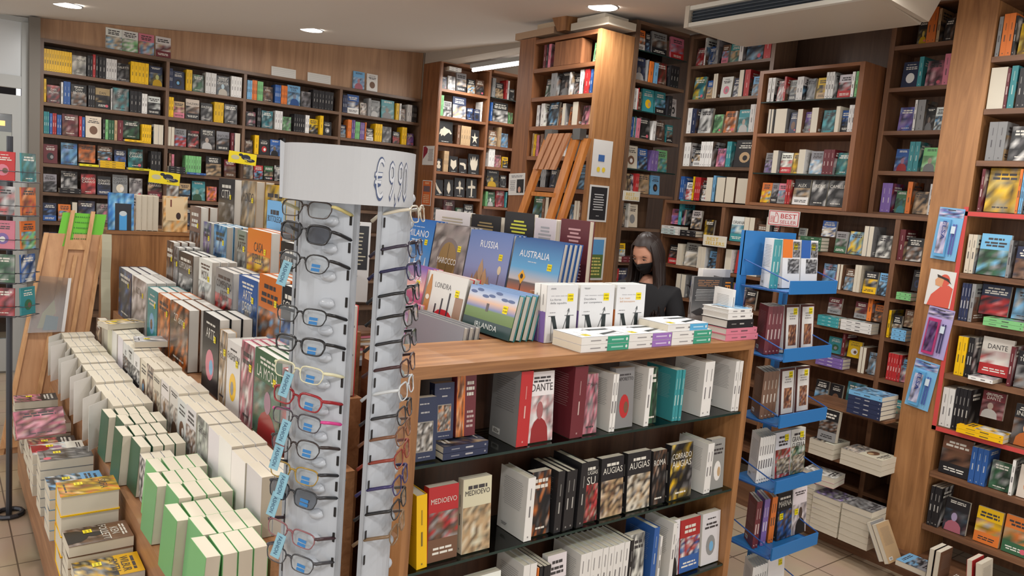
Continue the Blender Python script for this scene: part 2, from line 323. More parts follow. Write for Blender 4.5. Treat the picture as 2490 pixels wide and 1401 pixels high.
ROWS = [
('LW',1,1,2.595,0.21,'''.758,0.963,S,y,11,0,0,;.967,1.079,F,w,1,0,0,LISBONA;1.082,1.104,S,k,1,0,0,;1.104,1.123,S,k,1,0,0,;1.123,1.145,S,r,1,0,0,;1.145,1.167,S,k,1,0,0,;1.171,1.225,S,k,2,0,0,;1.228,1.313,S,w,4,0,0,;1.316,1.422,F,ke,1,0,0,FALETTI;1.426,1.572,S,y,5,0,0,;1.578,1.697,F,dy,1,0,0,'''),
('LW',2,1,2.335,0.21,'''.760,0.778,S,y,1,0,0,;.784,0.883,F,rk,1,0,0,DAN BROWN;.886,0.902,S,w,1,0,0,;.905,0.957,S,b,2,0,0,;.963,1.085,F,kn,1,0,0,DAN BROWN;1.091,1.145,S,k,3,0,0,;1.149,1.268,F,a,1,0,0,DAN BROWN;1.272,1.281,S,w,1,0,0,;1.285,1.421,F,et,1,0,0,DAN BROWN;1.424,1.519,S,k,3,0,0,;1.522,1.567,S,w,2,0,0,;1.574,1.685,F,wk,1,0,0,'''),
('LW',3,1,2.07,0.2,'''.761,0.800,S,t,3,0,0,;.803,0.825,S,b,1,0,0,;.825,0.855,S,r,2,0,0,;.858,0.892,S,b,2,0,0,;.898,1.022,F,mn,1,0,0,;1.025,1.047,S,r,1,0,0,;1.047,1.069,S,b,1,0,0,;1.076,1.204,F,cn,1,0,0,;1.211,1.227,S,k,1,0,0,;1.230,1.253,S,l,1,0,0,;1.256,1.299,S,g,2,0,0,;1.302,1.325,S,a,1,0,0,;1.329,1.372,S,m,1,0,0,;1.378,1.520,F,gk,1,0.03,0,;1.379,1.524,B,y,1,0,0,;1.528,1.607,S,y,4,0,0,;1.628,1.709,P,c,2,0,0,'''),
('LW',4,1,1.82,0.2,'''.760,0.869,F,mk,1,0,0,;.891,1.019,F,sb,1,0,0,;1.028,1.165,F,on,1,0.03,0,;1.025,1.178,B,z,1,0,0,;1.178,1.299,F,nk,1,0.06,0,;1.185,1.387,B,y,3,0,0,;1.313,1.413,F,db,1,0.02,0,;1.427,1.553,F,tk,1,0.02,0,DONATO CARRISI;1.410,1.603,B,z,1,0,0,;1.606,1.694,S,k,3,0,0,'''),
('LW',5,1,1.575,0.2,'''.762,0.865,F,ek,1,0,0,;.896,1.027,F,k,1,0.02,0,;.875,1.044,B,k,2,0,0,;1.047,1.166,F,rm,1,0,0,DONATO CARRISI;1.175,1.287,F,kd,1,0,0,DONATO CARRISI;1.297,1.425,F,ec,1,0,0,DONATO CARRISI;1.435,1.549,F,e,1,0,0,;1.590,1.718,F,km,1,0,0,DONATO CARRISI'''),
('LW',6,1,1.325,0.2,'''.760,0.864,F,db,1,0,0,;.874,0.974,F,on,1,0,0,;.980,1.018,P,c,1,0,0,;1.027,1.163,F,d,1,0,0,;1.172,1.288,F,ep,1,0,0,;1.298,1.385,F,e,1,0,0,;1.396,1.505,F,d,1,0,0,;1.516,1.628,F,e,1,0,0,'''),
('LW',7,1,1.07,0.2,'''.765,0.870,F,d,1,0,0,;.885,0.989,F,k,1,0,0,;.995,1.130,B,y,3,0,0,;1.140,1.255,F,e,1,0,0,;1.262,1.376,F,b,1,0,0,;1.390,1.510,F,k,1,0,0,'''),
('LW',1,2,2.595,0.21,'''1.742,1.771,S,d,2,0,0,;1.778,1.889,F,dk,1,0,0,;1.896,1.948,S,y,2,0,0,;1.955,2.062,F,ge,1,0,0,;2.070,2.168,S,w,4,0,0,;2.175,2.298,F,kc,1,0,0,JEFFERY DEAVER;2.306,2.408,S,w,4,0,0,'''),
('LW',2,2,2.335,0.21,'''1.742,1.785,S,y,2,0,0,;1.795,1.896,F,ap,1,0,0,;1.904,2.029,F,ck,1,0,0,DAZIERI;2.037,2.150,F,kw,1,0,0,DAZIERI;2.157,2.245,S,y,3,0,0,;2.257,2.382,F,ke,1,0,0,'''),
('LW',3,2,2.07,0.2,'''1.741,1.799,P,c,2,0,0,;1.806,1.919,F,er,1,0,0,;1.926,2.033,F,kr,1,0,0,PHOBIA;2.045,2.181,F,kw,1,0,0,MAGMA;2.193,2.317,F,ek,1,0,0,INCUBI;2.325,2.352,S,m,1,0,0,;2.360,2.412,P,c,2,0,0,'''),
('LW',4,2,1.82,0.2,'''1.762,1.783,S,n,1,0,0,;1.787,1.809,S,p,1,0,0,;1.751,1.903,B,k,3,0,0,;1.911,2.052,S,l,6,0,0,;1.915,2.090,B,b,1,0,0,;2.101,2.248,F,ka,1,0,0,;2.275,2.389,F,m,1,0,0,'''),
('LW',5,2,1.575,0.2,'''1.732,1.848,F,w,1,0,0,;1.862,1.970,F,ak,1,0,0,;1.981,2.105,F,tg,1,0,0,;2.117,2.213,F,op,1,0,0,;2.233,2.350,F,k,1,0,0,'''),
('LW',6,2,1.325,0.2,'''1.745,1.862,F,k,1,0,0,;1.873,1.992,F,d,1,0,0,;2.003,2.086,P,c,2,0,0,;2.098,2.221,F,e,1,0,0,;2.237,2.363,F,k,1,0,0,'''),
('LW',1,3,2.595,0.21,'''2.460,2.508,S,s,3,0,0,;2.508,2.556,S,o,3,0,0,;2.560,2.617,S,l,4,0,0,;2.625,2.724,F,nk,1,0,0,KARL;2.737,2.795,S,b,4,0,0,;2.799,2.863,S,o,4,0,0,;2.871,3.009,F,sb,1,0,0,DER SPIEGEL;3.018,3.123,F,ek,1,0,0,;3.132,3.357,S,k,7,0,0,'''),
('LW',2,3,2.335,0.21,'''2.466,2.562,F,kp,1,0,0,;2.571,2.603,S,k,2,0,0,;2.620,2.735,F,te,1,0,0,;2.748,2.824,S,w,3,0,0,;2.832,2.926,F,le,1,0,0,;2.944,3.057,S,k,5,0,0,;3.066,3.105,S,w,2,0,0,;3.110,3.212,F,yk,1,0,0,;3.221,3.258,S,y,1,0,0,;3.267,3.363,F,k,1,0,0,'''),
('LW',3,3,2.07,0.2,'''2.464,2.545,F,n,1,0,0,;2.553,2.594,S,y,1,0,0,;2.606,2.709,F,kr,1,0,0,;2.718,2.827,F,bk,1,0,0,;2.836,2.861,S,k,1,0,0,;2.870,3.039,B,r,2,0,0,;3.052,3.150,F,o,1,0,0,;3.163,3.285,F,k,1,0,0,'''),
('LW',4,3,1.82,0.2,'''2.449,2.555,F,e,1,0,0,;2.563,2.658,F,r,1,0,0,;2.666,2.762,F,gk,1,0,0,;2.771,2.877,F,k,1,0,0,;2.899,3.007,F,d,1,0,0,'''),
('LW',5,3,1.575,0.2,'''2.491,2.622,B,g,4,0,0,;2.634,2.697,S,o,3,0,0,;2.705,2.756,S,p,3,0,0,;2.760,2.837,S,g,4,0,0,;2.845,2.888,P,c,1,0,0,'''),
('LW',1,4,2.595,0.21,'''3.464,3.515,S,d,3,0,0,;3.524,3.662,F,bw,1,0,0,;3.677,3.754,F,cw,1,0,0,;3.759,3.788,S,e,1,0,0,;3.793,3.911,F,ew,1,0,0,;3.926,4.088,F,t,1,0,0,;4.098,4.134,S,y,1,0,0,;4.139,4.160,S,w,1,0,0,;4.170,4.227,F,n,1,0,0,;4.238,4.295,S,w,2,0,0,;4.300,4.358,S,k,3,0,0,'''),
('LW',2,4,2.335,0.21,'''3.455,3.526,F,d,1,0,0,;3.535,3.578,S,o,2,0,0,;3.582,3.616,S,v,2,0,0,;3.621,3.673,S,l,3,0,0,;3.678,3.731,S,v,3,0,0,;3.736,3.751,S,o,1,0,0,;3.761,3.849,F,k,1,0,0,;3.859,3.939,S,y,3,0,0,;3.954,4.070,F,ek,1,0,0,;4.085,4.173,F,kr,1,0,0,;4.189,4.246,S,y,2,0,0,;4.262,4.351,F,vp,1,0,0,'''),
('LW',3,4,2.07,0.2,'''3.508,3.661,B,w,2,0,0,;3.680,3.807,F,k,1,0,0,;3.822,3.956,B,c,2,0,0,;3.981,4.099,F,r,1,0,0,;4.109,4.213,S,k,3,0,0,;4.233,4.350,F,e,1,0,0,'''),
('LW',4,4,1.82,0.2,'''3.494,3.604,F,k,1,0,0,;3.618,3.724,F,e,1,0,0,;3.749,3.848,S,r,4,0,0,;3.872,3.983,F,k,1,0,0,;4.283,4.325,S,y,2,0,0,'''),
('LW',5,4,1.575,0.2,'''3.489,3.594,F,k,1,0,0,;3.608,3.715,F,d,1,0,0,;4.301,4.408,F,e,1,0,0,'''),
('C',1,1,2.967,0.26,'''4.460,4.529,F,dk,1,0,0,;4.540,4.642,F,w,1,0,0,;4.652,4.789,F,ek,1,0,0,;4.800,4.906,F,ka,1,0,0,;4.918,5.031,F,nk,1,0,0,;4.507,4.668,B,w,2,0.2,0,'''),
('C',2,1,2.675,0.25,'''4.452,4.494,S,l,1,0,0,;4.505,4.618,F,ek,1,0,0,;4.628,4.809,F,dw,1,0,0,;4.820,4.904,F,db,1,0,0,;4.916,5.001,F,dk,1,0,0,;4.978,4.995,S,w,1,0,0,'''),
('C',3,1,2.388,0.25,'''4.448,4.652,F,k1,1,0,0,;4.696,4.735,S,n,1,0,0,;4.746,4.879,S,a,4,0,0,;4.890,5.015,F,k2,1,0,0,'''),
('C',4,1,2.072,0.25,'''4.442,4.533,F,k3,1,0,0,;4.543,4.608,S,a,3,0,0,;4.630,4.751,F,k4,1,0,0,;4.762,4.873,F,k5,1,0,0,;4.890,5.044,F,k6,1,0,0,'''),
('C',5,1,1.8,0.24,'''4.458,4.576,F,k7,1,0,0,;4.587,4.713,F,k8,1,0,0,;4.724,4.869,F,k9,1,0,0,;4.886,5.034,F,k0,1,0,0,'''),
('C',6,1,1.53,0.24,'''4.469,4.560,F,ek,1,0,0,;4.598,4.752,F,mk,1,0,0,;4.763,4.864,F,gk,1,0,0,;4.875,5.007,F,k,1,0,0,'''),
('E',1,1,2.97,0.25,'''5.123,5.169,S,e,1,0,0,;5.187,5.304,F,k,1,0,0,;5.316,5.340,S,r,1,0,0,;5.346,5.370,S,w,1,0,0,;5.388,5.467,F,k,1,0,0,'''),
('E',2,1,2.7,0.24,'''5.131,5.154,S,b,1,0,0,;5.172,5.397,F,kw,1,0,0,;5.409,5.469,F,l,1,0,0,'''),
('E',3,1,2.42,0.24,'''5.145,5.263,F,na,1,0,0,;5.269,5.305,S,a,1,0,0,;5.316,5.425,F,se,1,0,0,'''),
('E',4,1,2.18,0.22,'''5.150,5.233,S,w,2,0,0,;5.250,5.346,F,p,1,0,0,;5.364,5.448,F,yk,1,0,0,'''),
('E',5,1,1.95,0.2,'''5.160,5.338,F,ky,1,0,0,;5.350,5.447,F,k,1,0,0,'''),
('E',6,1,1.72,0.2,'''5.146,5.176,S,l,1,0,0,;5.187,5.300,F,g,1,0,0,;5.312,5.439,F,rp,1,0,0,;5.439,5.457,S,t,1,0,0,'''),
('B',1,1,2.8,0.18,'''-4.512,-4.484,S,m,1,0,0,;-4.479,-4.465,S,k,1,0,0,;-4.460,-4.432,S,p,1,0,0,;-3.974,-3.914,F,l,1,0,0,'''),
('B',2,1,2.592,0.18,'''-4.484,-4.404,F,kg,1,0,0,;-4.400,-4.335,S,e,1,0,0,;-4.317,-4.205,F,ke,1,0,0,;-4.200,-4.183,S,w,1,0,0,;-4.170,-4.096,F,ke,1,0,0,;-4.092,-4.054,S,w,1,0,0,;-4.041,-3.992,S,r,1,0,0,;-3.983,-3.959,S,b,1,0,0,;-3.946,-3.898,F,an,1,0,0,'''),
('B',3,1,2.382,0.18,'''-4.538,-4.509,S,w,1,0,0,;-4.490,-4.447,S,w,1,0,0,;-4.433,-4.316,F,ks,1,0,0,;-4.298,-4.252,F,oa,1,0,0,;-4.248,-4.212,P,c,1,0,0,;-4.194,-4.141,F,oa,1,0,0,;-4.137,-4.077,P,c,1,0,0,;-4.055,-3.984,F,pk,1,0,0,;-3.971,-3.910,F,ae,1,0,0,'''),
('B',4,1,2.165,0.18,'''-4.569,-4.549,S,a,1,0,0,;-4.544,-4.519,S,y,1,0,0,;-4.514,-4.485,S,p,1,0,0,;-4.471,-4.437,S,n,1,0,0,;-4.418,-4.324,F,e,1,0,0,;-4.301,-4.187,P,c,3,0,0,;-4.001,-3.901,F,w,1,0,0,'''),
('B',5,1,1.94,0.18,'''-4.484,-4.455,S,k,1,0,0,;-4.431,-4.373,S,e,2,0,0,;-4.350,-4.275,F,kd,1,0,0,;-4.257,-4.175,F,n,1,0,0,;-4.034,-3.916,F,sk,1,0,0,'''),
('B',6,1,1.7,0.18,'''-4.521,-4.394,F,gs,1,0,0,;-4.384,-4.355,S,n,1,0,0,;-4.351,-4.313,P,c,1,0,0,;-4.299,-4.234,F,kr,1,0,0,;-4.098,-4.037,F,s,1,0,0,;-4.032,-3.972,P,c,2,0,0,;-3.959,-3.909,S,n,2,0,0,'''),
('F',1,1,2.94,0.165,'''3.867,3.961,F,ow,1,0,0,;3.977,4.070,F,kd,1,0,0,;4.082,4.242,F,ek,1,0,0,;4.295,4.440,F,pr,1,0,0,'''),
('F',2,1,2.735,0.17,'''3.875,3.999,F,dw,1,0,0,;4.015,4.053,S,e,1,0,0,;4.062,4.100,S,o,1,0,0,;4.108,4.151,S,s,1,0,0,;4.160,4.269,F,nr,1,0,0,;4.283,4.377,S,k,3,0,0,'''),
('F',3,1,2.53,0.17,'''3.863,3.912,S,w,1,0,0,;3.916,3.945,S,r,1,0,0,;3.953,4.033,F,an,1,0,0,;4.045,4.165,F,ty,1,0,0,;4.174,4.288,F,t,1,0,0,;4.292,4.332,S,k,1,0,0,;4.341,4.409,F,wk,1,0,0,'''),
('F',4,1,2.338,0.16,'''3.861,3.898,S,b,1,0,0,;3.906,3.939,S,w,1,0,0,;3.943,3.960,S,g,1,0,0,;3.964,3.980,S,s,1,0,0,;3.989,4.022,S,p,1,0,0,;4.031,4.150,F,k,1,0,0,;4.159,4.189,S,w,1,0,0,;4.202,4.308,F,nk,1,0,0,;4.326,4.399,F,tk,1,0,0,'''),
('F',5,1,2.12,0.17,'''3.842,3.974,F,cn,1,0,0,;3.986,4.156,F,bk,1,0,0,;4.169,4.244,S,v,2,0,0,;4.257,4.369,F,lt,1,0,0,'''),
('F',6,1,1.948,0.15,'''3.845,3.935,F,ak,1,0,0,;3.948,4.023,F,d,1,0,0,;4.031,4.065,S,r,2,0,0,;4.074,4.199,F,a,1,0,0,;4.217,4.314,F,sk,1,0,0,'''),
('F',7,1,1.7,0.2,'''3.850,3.912,F,a,1,0,0,;3.924,3.965,P,c,2,0,0,;3.986,4.114,F,ce,1,0,0,'''),
('F',8,1,1.45,0.2,'''3.937,4.021,F,y,1,0,0,;3.867,4.021,B,m,2,0,0,;4.149,4.326,F,k,1,0,0,'''),
('F',9,1,1.22,0.2,'''3.885,3.914,S,r,1,0,0,;3.927,4.074,F,d,1,0,0,;4.095,4.226,F,e,1,0,0,'''),
('G',1,1,2.905,0.22,'''-3.865,-3.778,F,re,1,0,0,;-3.774,-3.760,S,w,1,0,0,;-3.752,-3.682,F,be,1,0,0,;-3.675,-3.650,S,e,1,0,0,;-3.635,-3.575,F,np,1,0,0,;-3.564,-3.474,F,t,1,0,0,;-3.471,-3.440,S,w,1,0,0,;-3.426,-3.288,F,dk,1,0,0,;-3.268,-3.214,S,r,1,0,0,'''),
('G',2,1,2.665,0.2,'''-3.863,-3.753,F,ty,1,0,0,;-3.738,-3.682,F,b,1,0,0,;-3.671,-3.628,P,c,2,0,0,;-3.613,-3.514,F,wp,1,0,0,;-3.503,-3.451,F,d,1,0,0,;-3.444,-3.407,P,c,1,0,0,;-3.400,-3.356,S,r,1,0,0,;-3.346,-3.264,F,se,1,0,0,'''),
('G',3,1,2.42,0.2,'''-3.884,-3.841,S,w,1,0,0,;-3.837,-3.787,S,d,1,0,0,;-3.780,-3.660,F,wk,1,0,0,;-3.645,-3.562,F,lg,1,0,0,;-3.551,-3.449,F,ow,1,0,0,;-3.435,-3.329,F,t,1,0,0,;-3.323,-3.253,S,w,2,0,0,'''),
('G',4,1,2.18,0.2,'''-3.927,-3.863,S,w,2,0,0,;-3.852,-3.801,F,ek,1,0,0,;-3.793,-3.720,F,kw,1,0,0,;-3.716,-3.608,S,w,5,0,0,;-3.583,-3.504,F,pv,1,0,0,;-3.486,-3.444,S,t,2,0,0,;-3.433,-3.260,F,ka,1,0,0,'''),
('G',5,1,1.932,0.2,'''-3.921,-3.881,S,b,2,0,0,;-3.873,-3.759,F,wr,1,0,0,;-3.755,-3.736,S,y,2,0,0,;-3.732,-3.679,S,r,3,0,0,;-3.690,-3.641,F,kw,1,0,0,;-3.630,-3.578,P,c,1,0,0,;-3.571,-3.549,S,s,1,0,0,;-3.541,-3.469,P,c,1,0,0,;-3.459,-3.378,P,c,1,0,0,;-3.368,-3.279,P,c,1,0,0,'''),
('H',1,1,2.6,0.17,'''-3.131,-3.082,S,w,2,0,0,;-3.076,-3.021,F,wr,1,0,0,;-3.012,-2.997,S,r,1,0,0,;-2.988,-2.926,F,ek,1,0,0,;-2.920,-2.874,S,w,2,0,0,;-2.862,-2.800,F,ek,1,0,0,;-2.792,-2.723,F,ya,1,0,0,;-2.720,-2.668,S,w,3,0,0,;-2.652,-2.558,F,wr,1,0,0,;-2.553,-2.535,S,w,1,0,0,;-2.530,-2.514,S,l,1,0,0,'''),
('H',2,1,2.395,0.17,'''-3.103,-3.069,P,c,2,0,0,;-3.053,-2.969,P,c,1,0,0,;-2.957,-2.898,F,d,1,0,0,;-2.889,-2.851,P,c,1,0,0,;-2.843,-2.800,F,v,1,0,0,;-2.794,-2.746,P,c,1,0,0,;-2.727,-2.635,F,tk,1,0,0,;-2.629,-2.603,P,c,1,0,0,;-2.597,-2.555,F,b,1,0,0,;-2.545,-2.506,S,w,2,0,0,'''),
('H',3,1,2.14,0.17,'''-3.105,-3.043,F,ev,1,0,0,;-3.034,-2.994,P,c,1,0,0,;-2.988,-2.901,F,wr,1,0,0,;-2.892,-2.851,F,y,1,0,0,;-2.845,-2.799,P,c,1,0,0,;-2.779,-2.683,F,e,1,0,0,;-2.678,-2.605,S,m,3,0,0,;-2.589,-2.499,F,tg,1,0,0,'''),
('H',4,1,1.945,0.17,'''-3.107,-3.028,F,oy,1,0,0,;-3.022,-2.985,F,ek,1,0,0,;-2.979,-2.915,F,p,1,0,0,;-2.909,-2.877,S,r,2,0,0,;-2.871,-2.754,F,kw,1,0,0,ALEX;-2.746,-2.634,F,kw,1,0,0,IRENE;-2.632,-2.514,F,kw,1,0,0,CAMILLE'''),
('I',1,1,2.915,0.22,'''-2.313,-2.255,F,ky,1,0,0,;-2.251,-2.198,S,o,2,0,0,;-2.196,-2.180,S,a,1,0,0,;-2.165,-2.109,F,k,1,0,0,'''),
('I',2,1,2.672,0.2,'''-2.373,-2.272,F,dw,1,0,0,;-2.268,-2.242,S,t,1,0,0,;-2.233,-2.135,F,pk,1,0,0,;-2.128,-2.097,S,p,1,0,0,'''),
('I',3,1,2.42,0.2,'''-2.357,-2.263,F,vb,1,0,0,;-2.261,-2.247,S,w,1,0,0,;-2.242,-2.200,S,e,1,0,0,;-2.195,-2.154,F,ke,1,0,0,;-2.147,-2.095,F,wk,1,0,0,'''),
('I',4,1,2.184,0.2,'''-2.346,-2.261,F,br,1,0,0,;-2.256,-2.197,S,t,2,0,0,;-2.188,-2.094,F,le,1,0,0,'''),
('I',5,1,1.938,0.2,'''-2.387,-2.324,S,vr,2,0,0,;-2.310,-2.241,F,gt,1,0,0,;-2.236,-2.208,S,o,1,0,0,;-2.203,-2.114,F,ak,1,0,0,;-2.107,-2.087,S,w,1,0,0,'''),
('L',1,1,1.67,0.2,'''-4.090,-3.952,B,t,2,0,0,;-3.927,-3.743,B,w,3,0,0,;-3.962,-3.832,F,pv,1,0.075,0,;-3.800,-3.769,S,t,1,0.075,0,;-3.724,-3.561,B,k,2,0,0,;-3.696,-3.605,F,wk,1,0.055,0,;-3.546,-3.459,F,ky,1,0,0,'''),
('L',1,2,1.67,0.2,'''-3.318,-3.203,F,wt,1,0,0,ORIANA;-3.196,-3.111,P,c,2,0,0,;-3.105,-3.031,F,nk,1,0,0,;-3.025,-2.994,P,c,1,0,0,;-2.987,-2.938,F,kr,1,0,0,'''),
('L',1,3,1.67,0.2,'''-2.797,-2.745,F,ek,1,0,0,;-2.739,-2.591,B,g,4,0,0,;-2.658,-2.563,F,bw,1,0.09,0,;-2.542,-2.465,F,eg,1,0,0,;-2.455,-2.362,F,sy,1,0,0,;-2.355,-2.297,P,c,2,0,0,;-2.283,-2.195,F,wk,1,0,0,'''),
('L',1,4,1.67,0.2,'''-2.148,-2.116,S,m,1,0,0,;-2.109,-2.020,F,kn,1,0,0,'''),
('L',2,1,1.453,0.18,'''-3.848,-3.753,F,kr,1,0,0,;-3.749,-3.702,P,c,2,0,0,;-3.694,-3.568,F,ec,1,0,0,;-3.561,-3.487,P,c,2,0,0,;-3.472,-3.386,F,sk,1,0,0,'''),
('L',2,2,1.453,0.18,'''-3.316,-3.264,P,c,1,0,0,;-3.247,-3.140,F,rk,1,0,0,;-3.130,-3.049,P,c,1,0,0,'''),
('L',2,3,1.453,0.18,'''-2.597,-2.499,F,sr,1,0,0,;-2.493,-2.456,P,c,2,0,0,;-2.451,-2.388,F,ne,1,0,0,;-2.380,-2.340,P,c,2,0,0,;-2.332,-2.247,F,ky,1,0,0,;-2.240,-2.184,F,sk,1,0,0,'''),
('L',2,4,1.453,0.18,'''-2.099,-2.015,B,l,2,0,0,;-2.067,-2.010,F,kd,1,0.05,0,'''),
('L',3,1,1.224,0.18,'''-3.729,-3.643,P,c,2,0,0,;-3.620,-3.537,F,d,1,0,0,;-3.518,-3.426,F,p,1,0,0,'''),
('L',3,2,1.224,0.18,'''-3.250,-3.229,S,y,1,0,0,;-3.219,-3.148,S,v,2,0,0,;-3.132,-3.050,F,k,1,0,0,'''),
('L',3,3,1.224,0.18,'''-2.554,-2.414,B,t,3,0,0,;-2.552,-2.463,F,m,1,0.07,0,;-2.403,-2.211,B,w,3,0,0,;-2.379,-2.297,F,m,1,0.07,0,;-2.290,-2.262,S,o,1,0.07,0,;-2.257,-2.198,F,o,1,0.07,0,'''),
('L',3,4,1.224,0.18,'''-2.172,-2.157,S,y,1,0,0,;-2.155,-2.091,F,kc,1,0,0,;-2.095,-2.014,B,s,3,0,0,;-2.082,-2.024,F,na,1,0.07,0,'''),
('L',4,3,0.984,0.18,'''-2.532,-2.354,B,v,3,0,0,;-2.519,-2.422,F,tg,1,0.07,0,SPARKS;-2.416,-2.395,S,m,1,0.07,0,;-2.390,-2.302,F,y,1,0.07,0,SPARKS;-2.287,-2.244,P,c,2,0,0,;-2.237,-2.180,F,es,1,0,0,'''),
('L',4,4,0.984,0.18,'''-2.114,-2.036,S,r,5,0,0,;-2.029,-1.997,F,sp,1,0,0,'''),
('L',5,3,0.745,0.19,'''-2.549,-2.460,F,ke,1,0,0,;-2.452,-2.368,F,k,1,0,0,;-2.347,-2.234,F,ts,1,0,0,'''),
('L',5,4,0.745,0.19,'''-2.171,-2.071,F,ca,1,0,0,;-2.059,-2.001,F,t,1,0,0,'''),
('K',2,1,2.73,0.22,'''-1.730,-1.712,S,e,1,0,0,;-1.710,-1.657,S,o,2,0,0,;-1.656,-1.645,S,k,1,0,0,;-1.639,-1.535,F,yn,1,0,0,'''),
('K',3,1,2.475,0.22,'''-1.740,-1.665,P,c,1,0,0,;-1.658,-1.643,S,m,1,0,0,;-1.640,-1.611,S,t,1,0,0,;-1.604,-1.559,S,k,2,0,0,;-1.558,-1.533,S,r,1,0,0,'''),
('K',4,1,2.22,0.22,'''-1.704,-1.622,S,e,2,0,0,;-1.611,-1.497,F,kw,1,0,0,'''),
('K',5,1,1.965,0.235,'''-1.704,-1.689,S,m,1,0,0,;-1.683,-1.535,F,ye,1,0,0,;-1.534,-1.521,S,o,1,0,0,;-1.519,-1.505,S,s,2,0,0,;-1.502,-1.427,F,se,1,0,0,'''),
('K',6,1,1.65,0.22,'''-1.723,-1.681,S,c,2,0,0,;-1.676,-1.535,F,sg,1,0,0,;-1.531,-1.515,S,e,1,0,0,;-1.507,-1.400,F,dn,1,0,0,'''),
('K',7,1,1.405,0.21,'''-1.716,-1.674,S,d,3,0,0,;-1.670,-1.651,S,e,1,0,0,;-1.648,-1.510,F,dr,1,0.045,0,;-1.582,-1.400,B,l,2,0,0,;-1.497,-1.389,F,se,1,0.045,0,'''),
('K',8,1,1.122,0.23,'''-1.698,-1.651,S,y,2,0,0,;-1.647,-1.619,S,k,2,0,0,;-1.609,-1.460,F,wr,1,0.025,0,DANTE;-1.611,-1.495,B,w,1,0,0,;-1.453,-1.435,S,m,1,0,0,;-1.430,-1.308,F,ke,1,0,0,TOSCANA'''),
('K',9,1,0.84,0.24,'''-1.735,-1.675,S,w,2,0,0,;-1.671,-1.599,S,k,4,0,0,;-1.569,-1.459,F,m,1,0.09,0,DANTE;-1.629,-1.410,B,y,2,0,0,;-1.406,-1.269,F,ko,1,0,0,INFERNO'''),
('K',10,1,0.592,0.21,'''-1.712,-1.561,F,nk,1,0,0,;-1.555,-1.477,S,b,3,0,0,;-1.468,-1.371,F,ge,1,0,0,;-1.368,-1.353,S,w,1,0,0,;-1.343,-1.234,F,co,1,0,0,'''),
('K',11,1,0.3,0.25,'''-1.720,-1.665,S,k,3,0,0,;-1.651,-1.533,F,kp,1,0,0,;-1.500,-1.378,F,yo,1,0,0,;-1.371,-1.245,F,og,1,0,0,'''),
('U',1,1,1.05,0.25,'''1.109,1.195,F,dw,1,0,0.19,6;1.212,1.379,B,d,2,0,0,;1.206,1.279,F,do,1,0.045,0.175,6;1.285,1.361,F,mo,1,0.045,0.2,7;1.494,1.544,S,r,1,0,0.25,;1.549,1.658,F,wr,1,0,0.235,4DANTE;1.722,1.782,S,m,1,0,0.25,;1.788,1.860,F,pe,1,0,0.21,BATTAGLIA;1.908,1.934,S,w,2,0,0.21,;1.942,2.041,F,er,1,0,0.22,CAPORETTO;2.082,2.108,S,w,1,0,0.22,;2.115,2.164,F,gk,1,0,0.21,;2.242,2.289,S,t,3,0,0.2,;2.406,2.467,S,w,2,0,0.22,;2.603,2.647,S,w,2,0,0.21,'''),
('U',2,1,0.718,0.27,'''1.150,1.187,S,y,1,0,0.235,;1.193,1.305,F,rn,1,0,0.235,3MEDIOEVO;1.318,1.431,F,ca,1,0,0.24,0MEDIOEVO;1.555,1.588,S,w,1,0,0.22,;1.595,1.680,F,ko,1,0,0.22,;1.689,1.720,S,k,1,0,0.22,;1.728,1.777,S,k,2,0,0.215,;1.790,1.823,S,k,1,0,0.235,;1.831,1.903,F,kr,1,0,0.22,0AUGIAS SU;1.915,2.032,F,ka,1,0,0.22,0AUGIAS;2.049,2.178,F,kc,1,0,0.22,0AUGIAS;2.187,2.266,F,kn,1,0,0.21,1ROMA;2.287,2.422,F,ky,1,0,0.22,1CORRADO AUGIAS;2.483,2.524,S,w,2,0,0.21,;2.535,2.626,F,ew,1,0,0.21,'''),
('U',3,1,0.388,0.27,'''1.329,1.500,F,wg,1,0,0.23,0TOZZI;1.572,1.629,S,w,2,0,0.24,;1.631,1.638,S,o,1,0,0.22,;1.643,1.691,S,k,3,0,0.22,;1.698,1.789,F,we,1,0,0.23,;1.832,2.078,S,w,9,0,0.22,;2.082,2.100,S,k,1,0,0.22,;2.104,2.190,F,wk,1,0,0.22,;2.213,2.243,S,b,1,0,0.24,;2.250,2.262,S,w,1,0,0.2,;2.317,2.341,S,w,1,0,0.24,;2.349,2.386,F,wk,1,0,0.23,;2.396,2.523,F,rb,1,0,0.22,;2.550,2.669,F,we,1,0,0.22,'''),
]

FRM = {'LW':('A',7.70),'C':('A',7.36),'E':('A',7.36),'F':('A',3.90),'U':('A',1.85),'B':('B',3.556),'G':('B',4.45),'H':('B',4.35),'I':('B',4.55),'L':('B',4.35),'K':('B',4.20)}
CASE = {'LW':'long wall bookcase','C':'passage bookcase','E':'passage shelves','F':'corner shelves','U':'glass-shelved bookcase','B':'bookcase behind ladder',
        'G':'shelves under air conditioner','H':'jutting bookcase','I':'shelves beside broad pillar','L':'low wall shelves','K':'red-edged bookcase'}
KIND = {'LW':'paperback_novel','C':'crime_novel','E':'crime_novel','F':'hardcover_book','U':'history_book','B':'softcover_book','G':'hardcover_book','H':'hardcover_book','I':'hardcover_book','L':'hardcover_book','K':'reference_book'}
HERO = {'U'}
def frame(fr):
    ax, v = FRM[fr]
    if ax == 'A': return T(0, v, 0)
    return T(v, 0, 0) @ RZ(-PI/2)          # local x = -Y, local y = +X

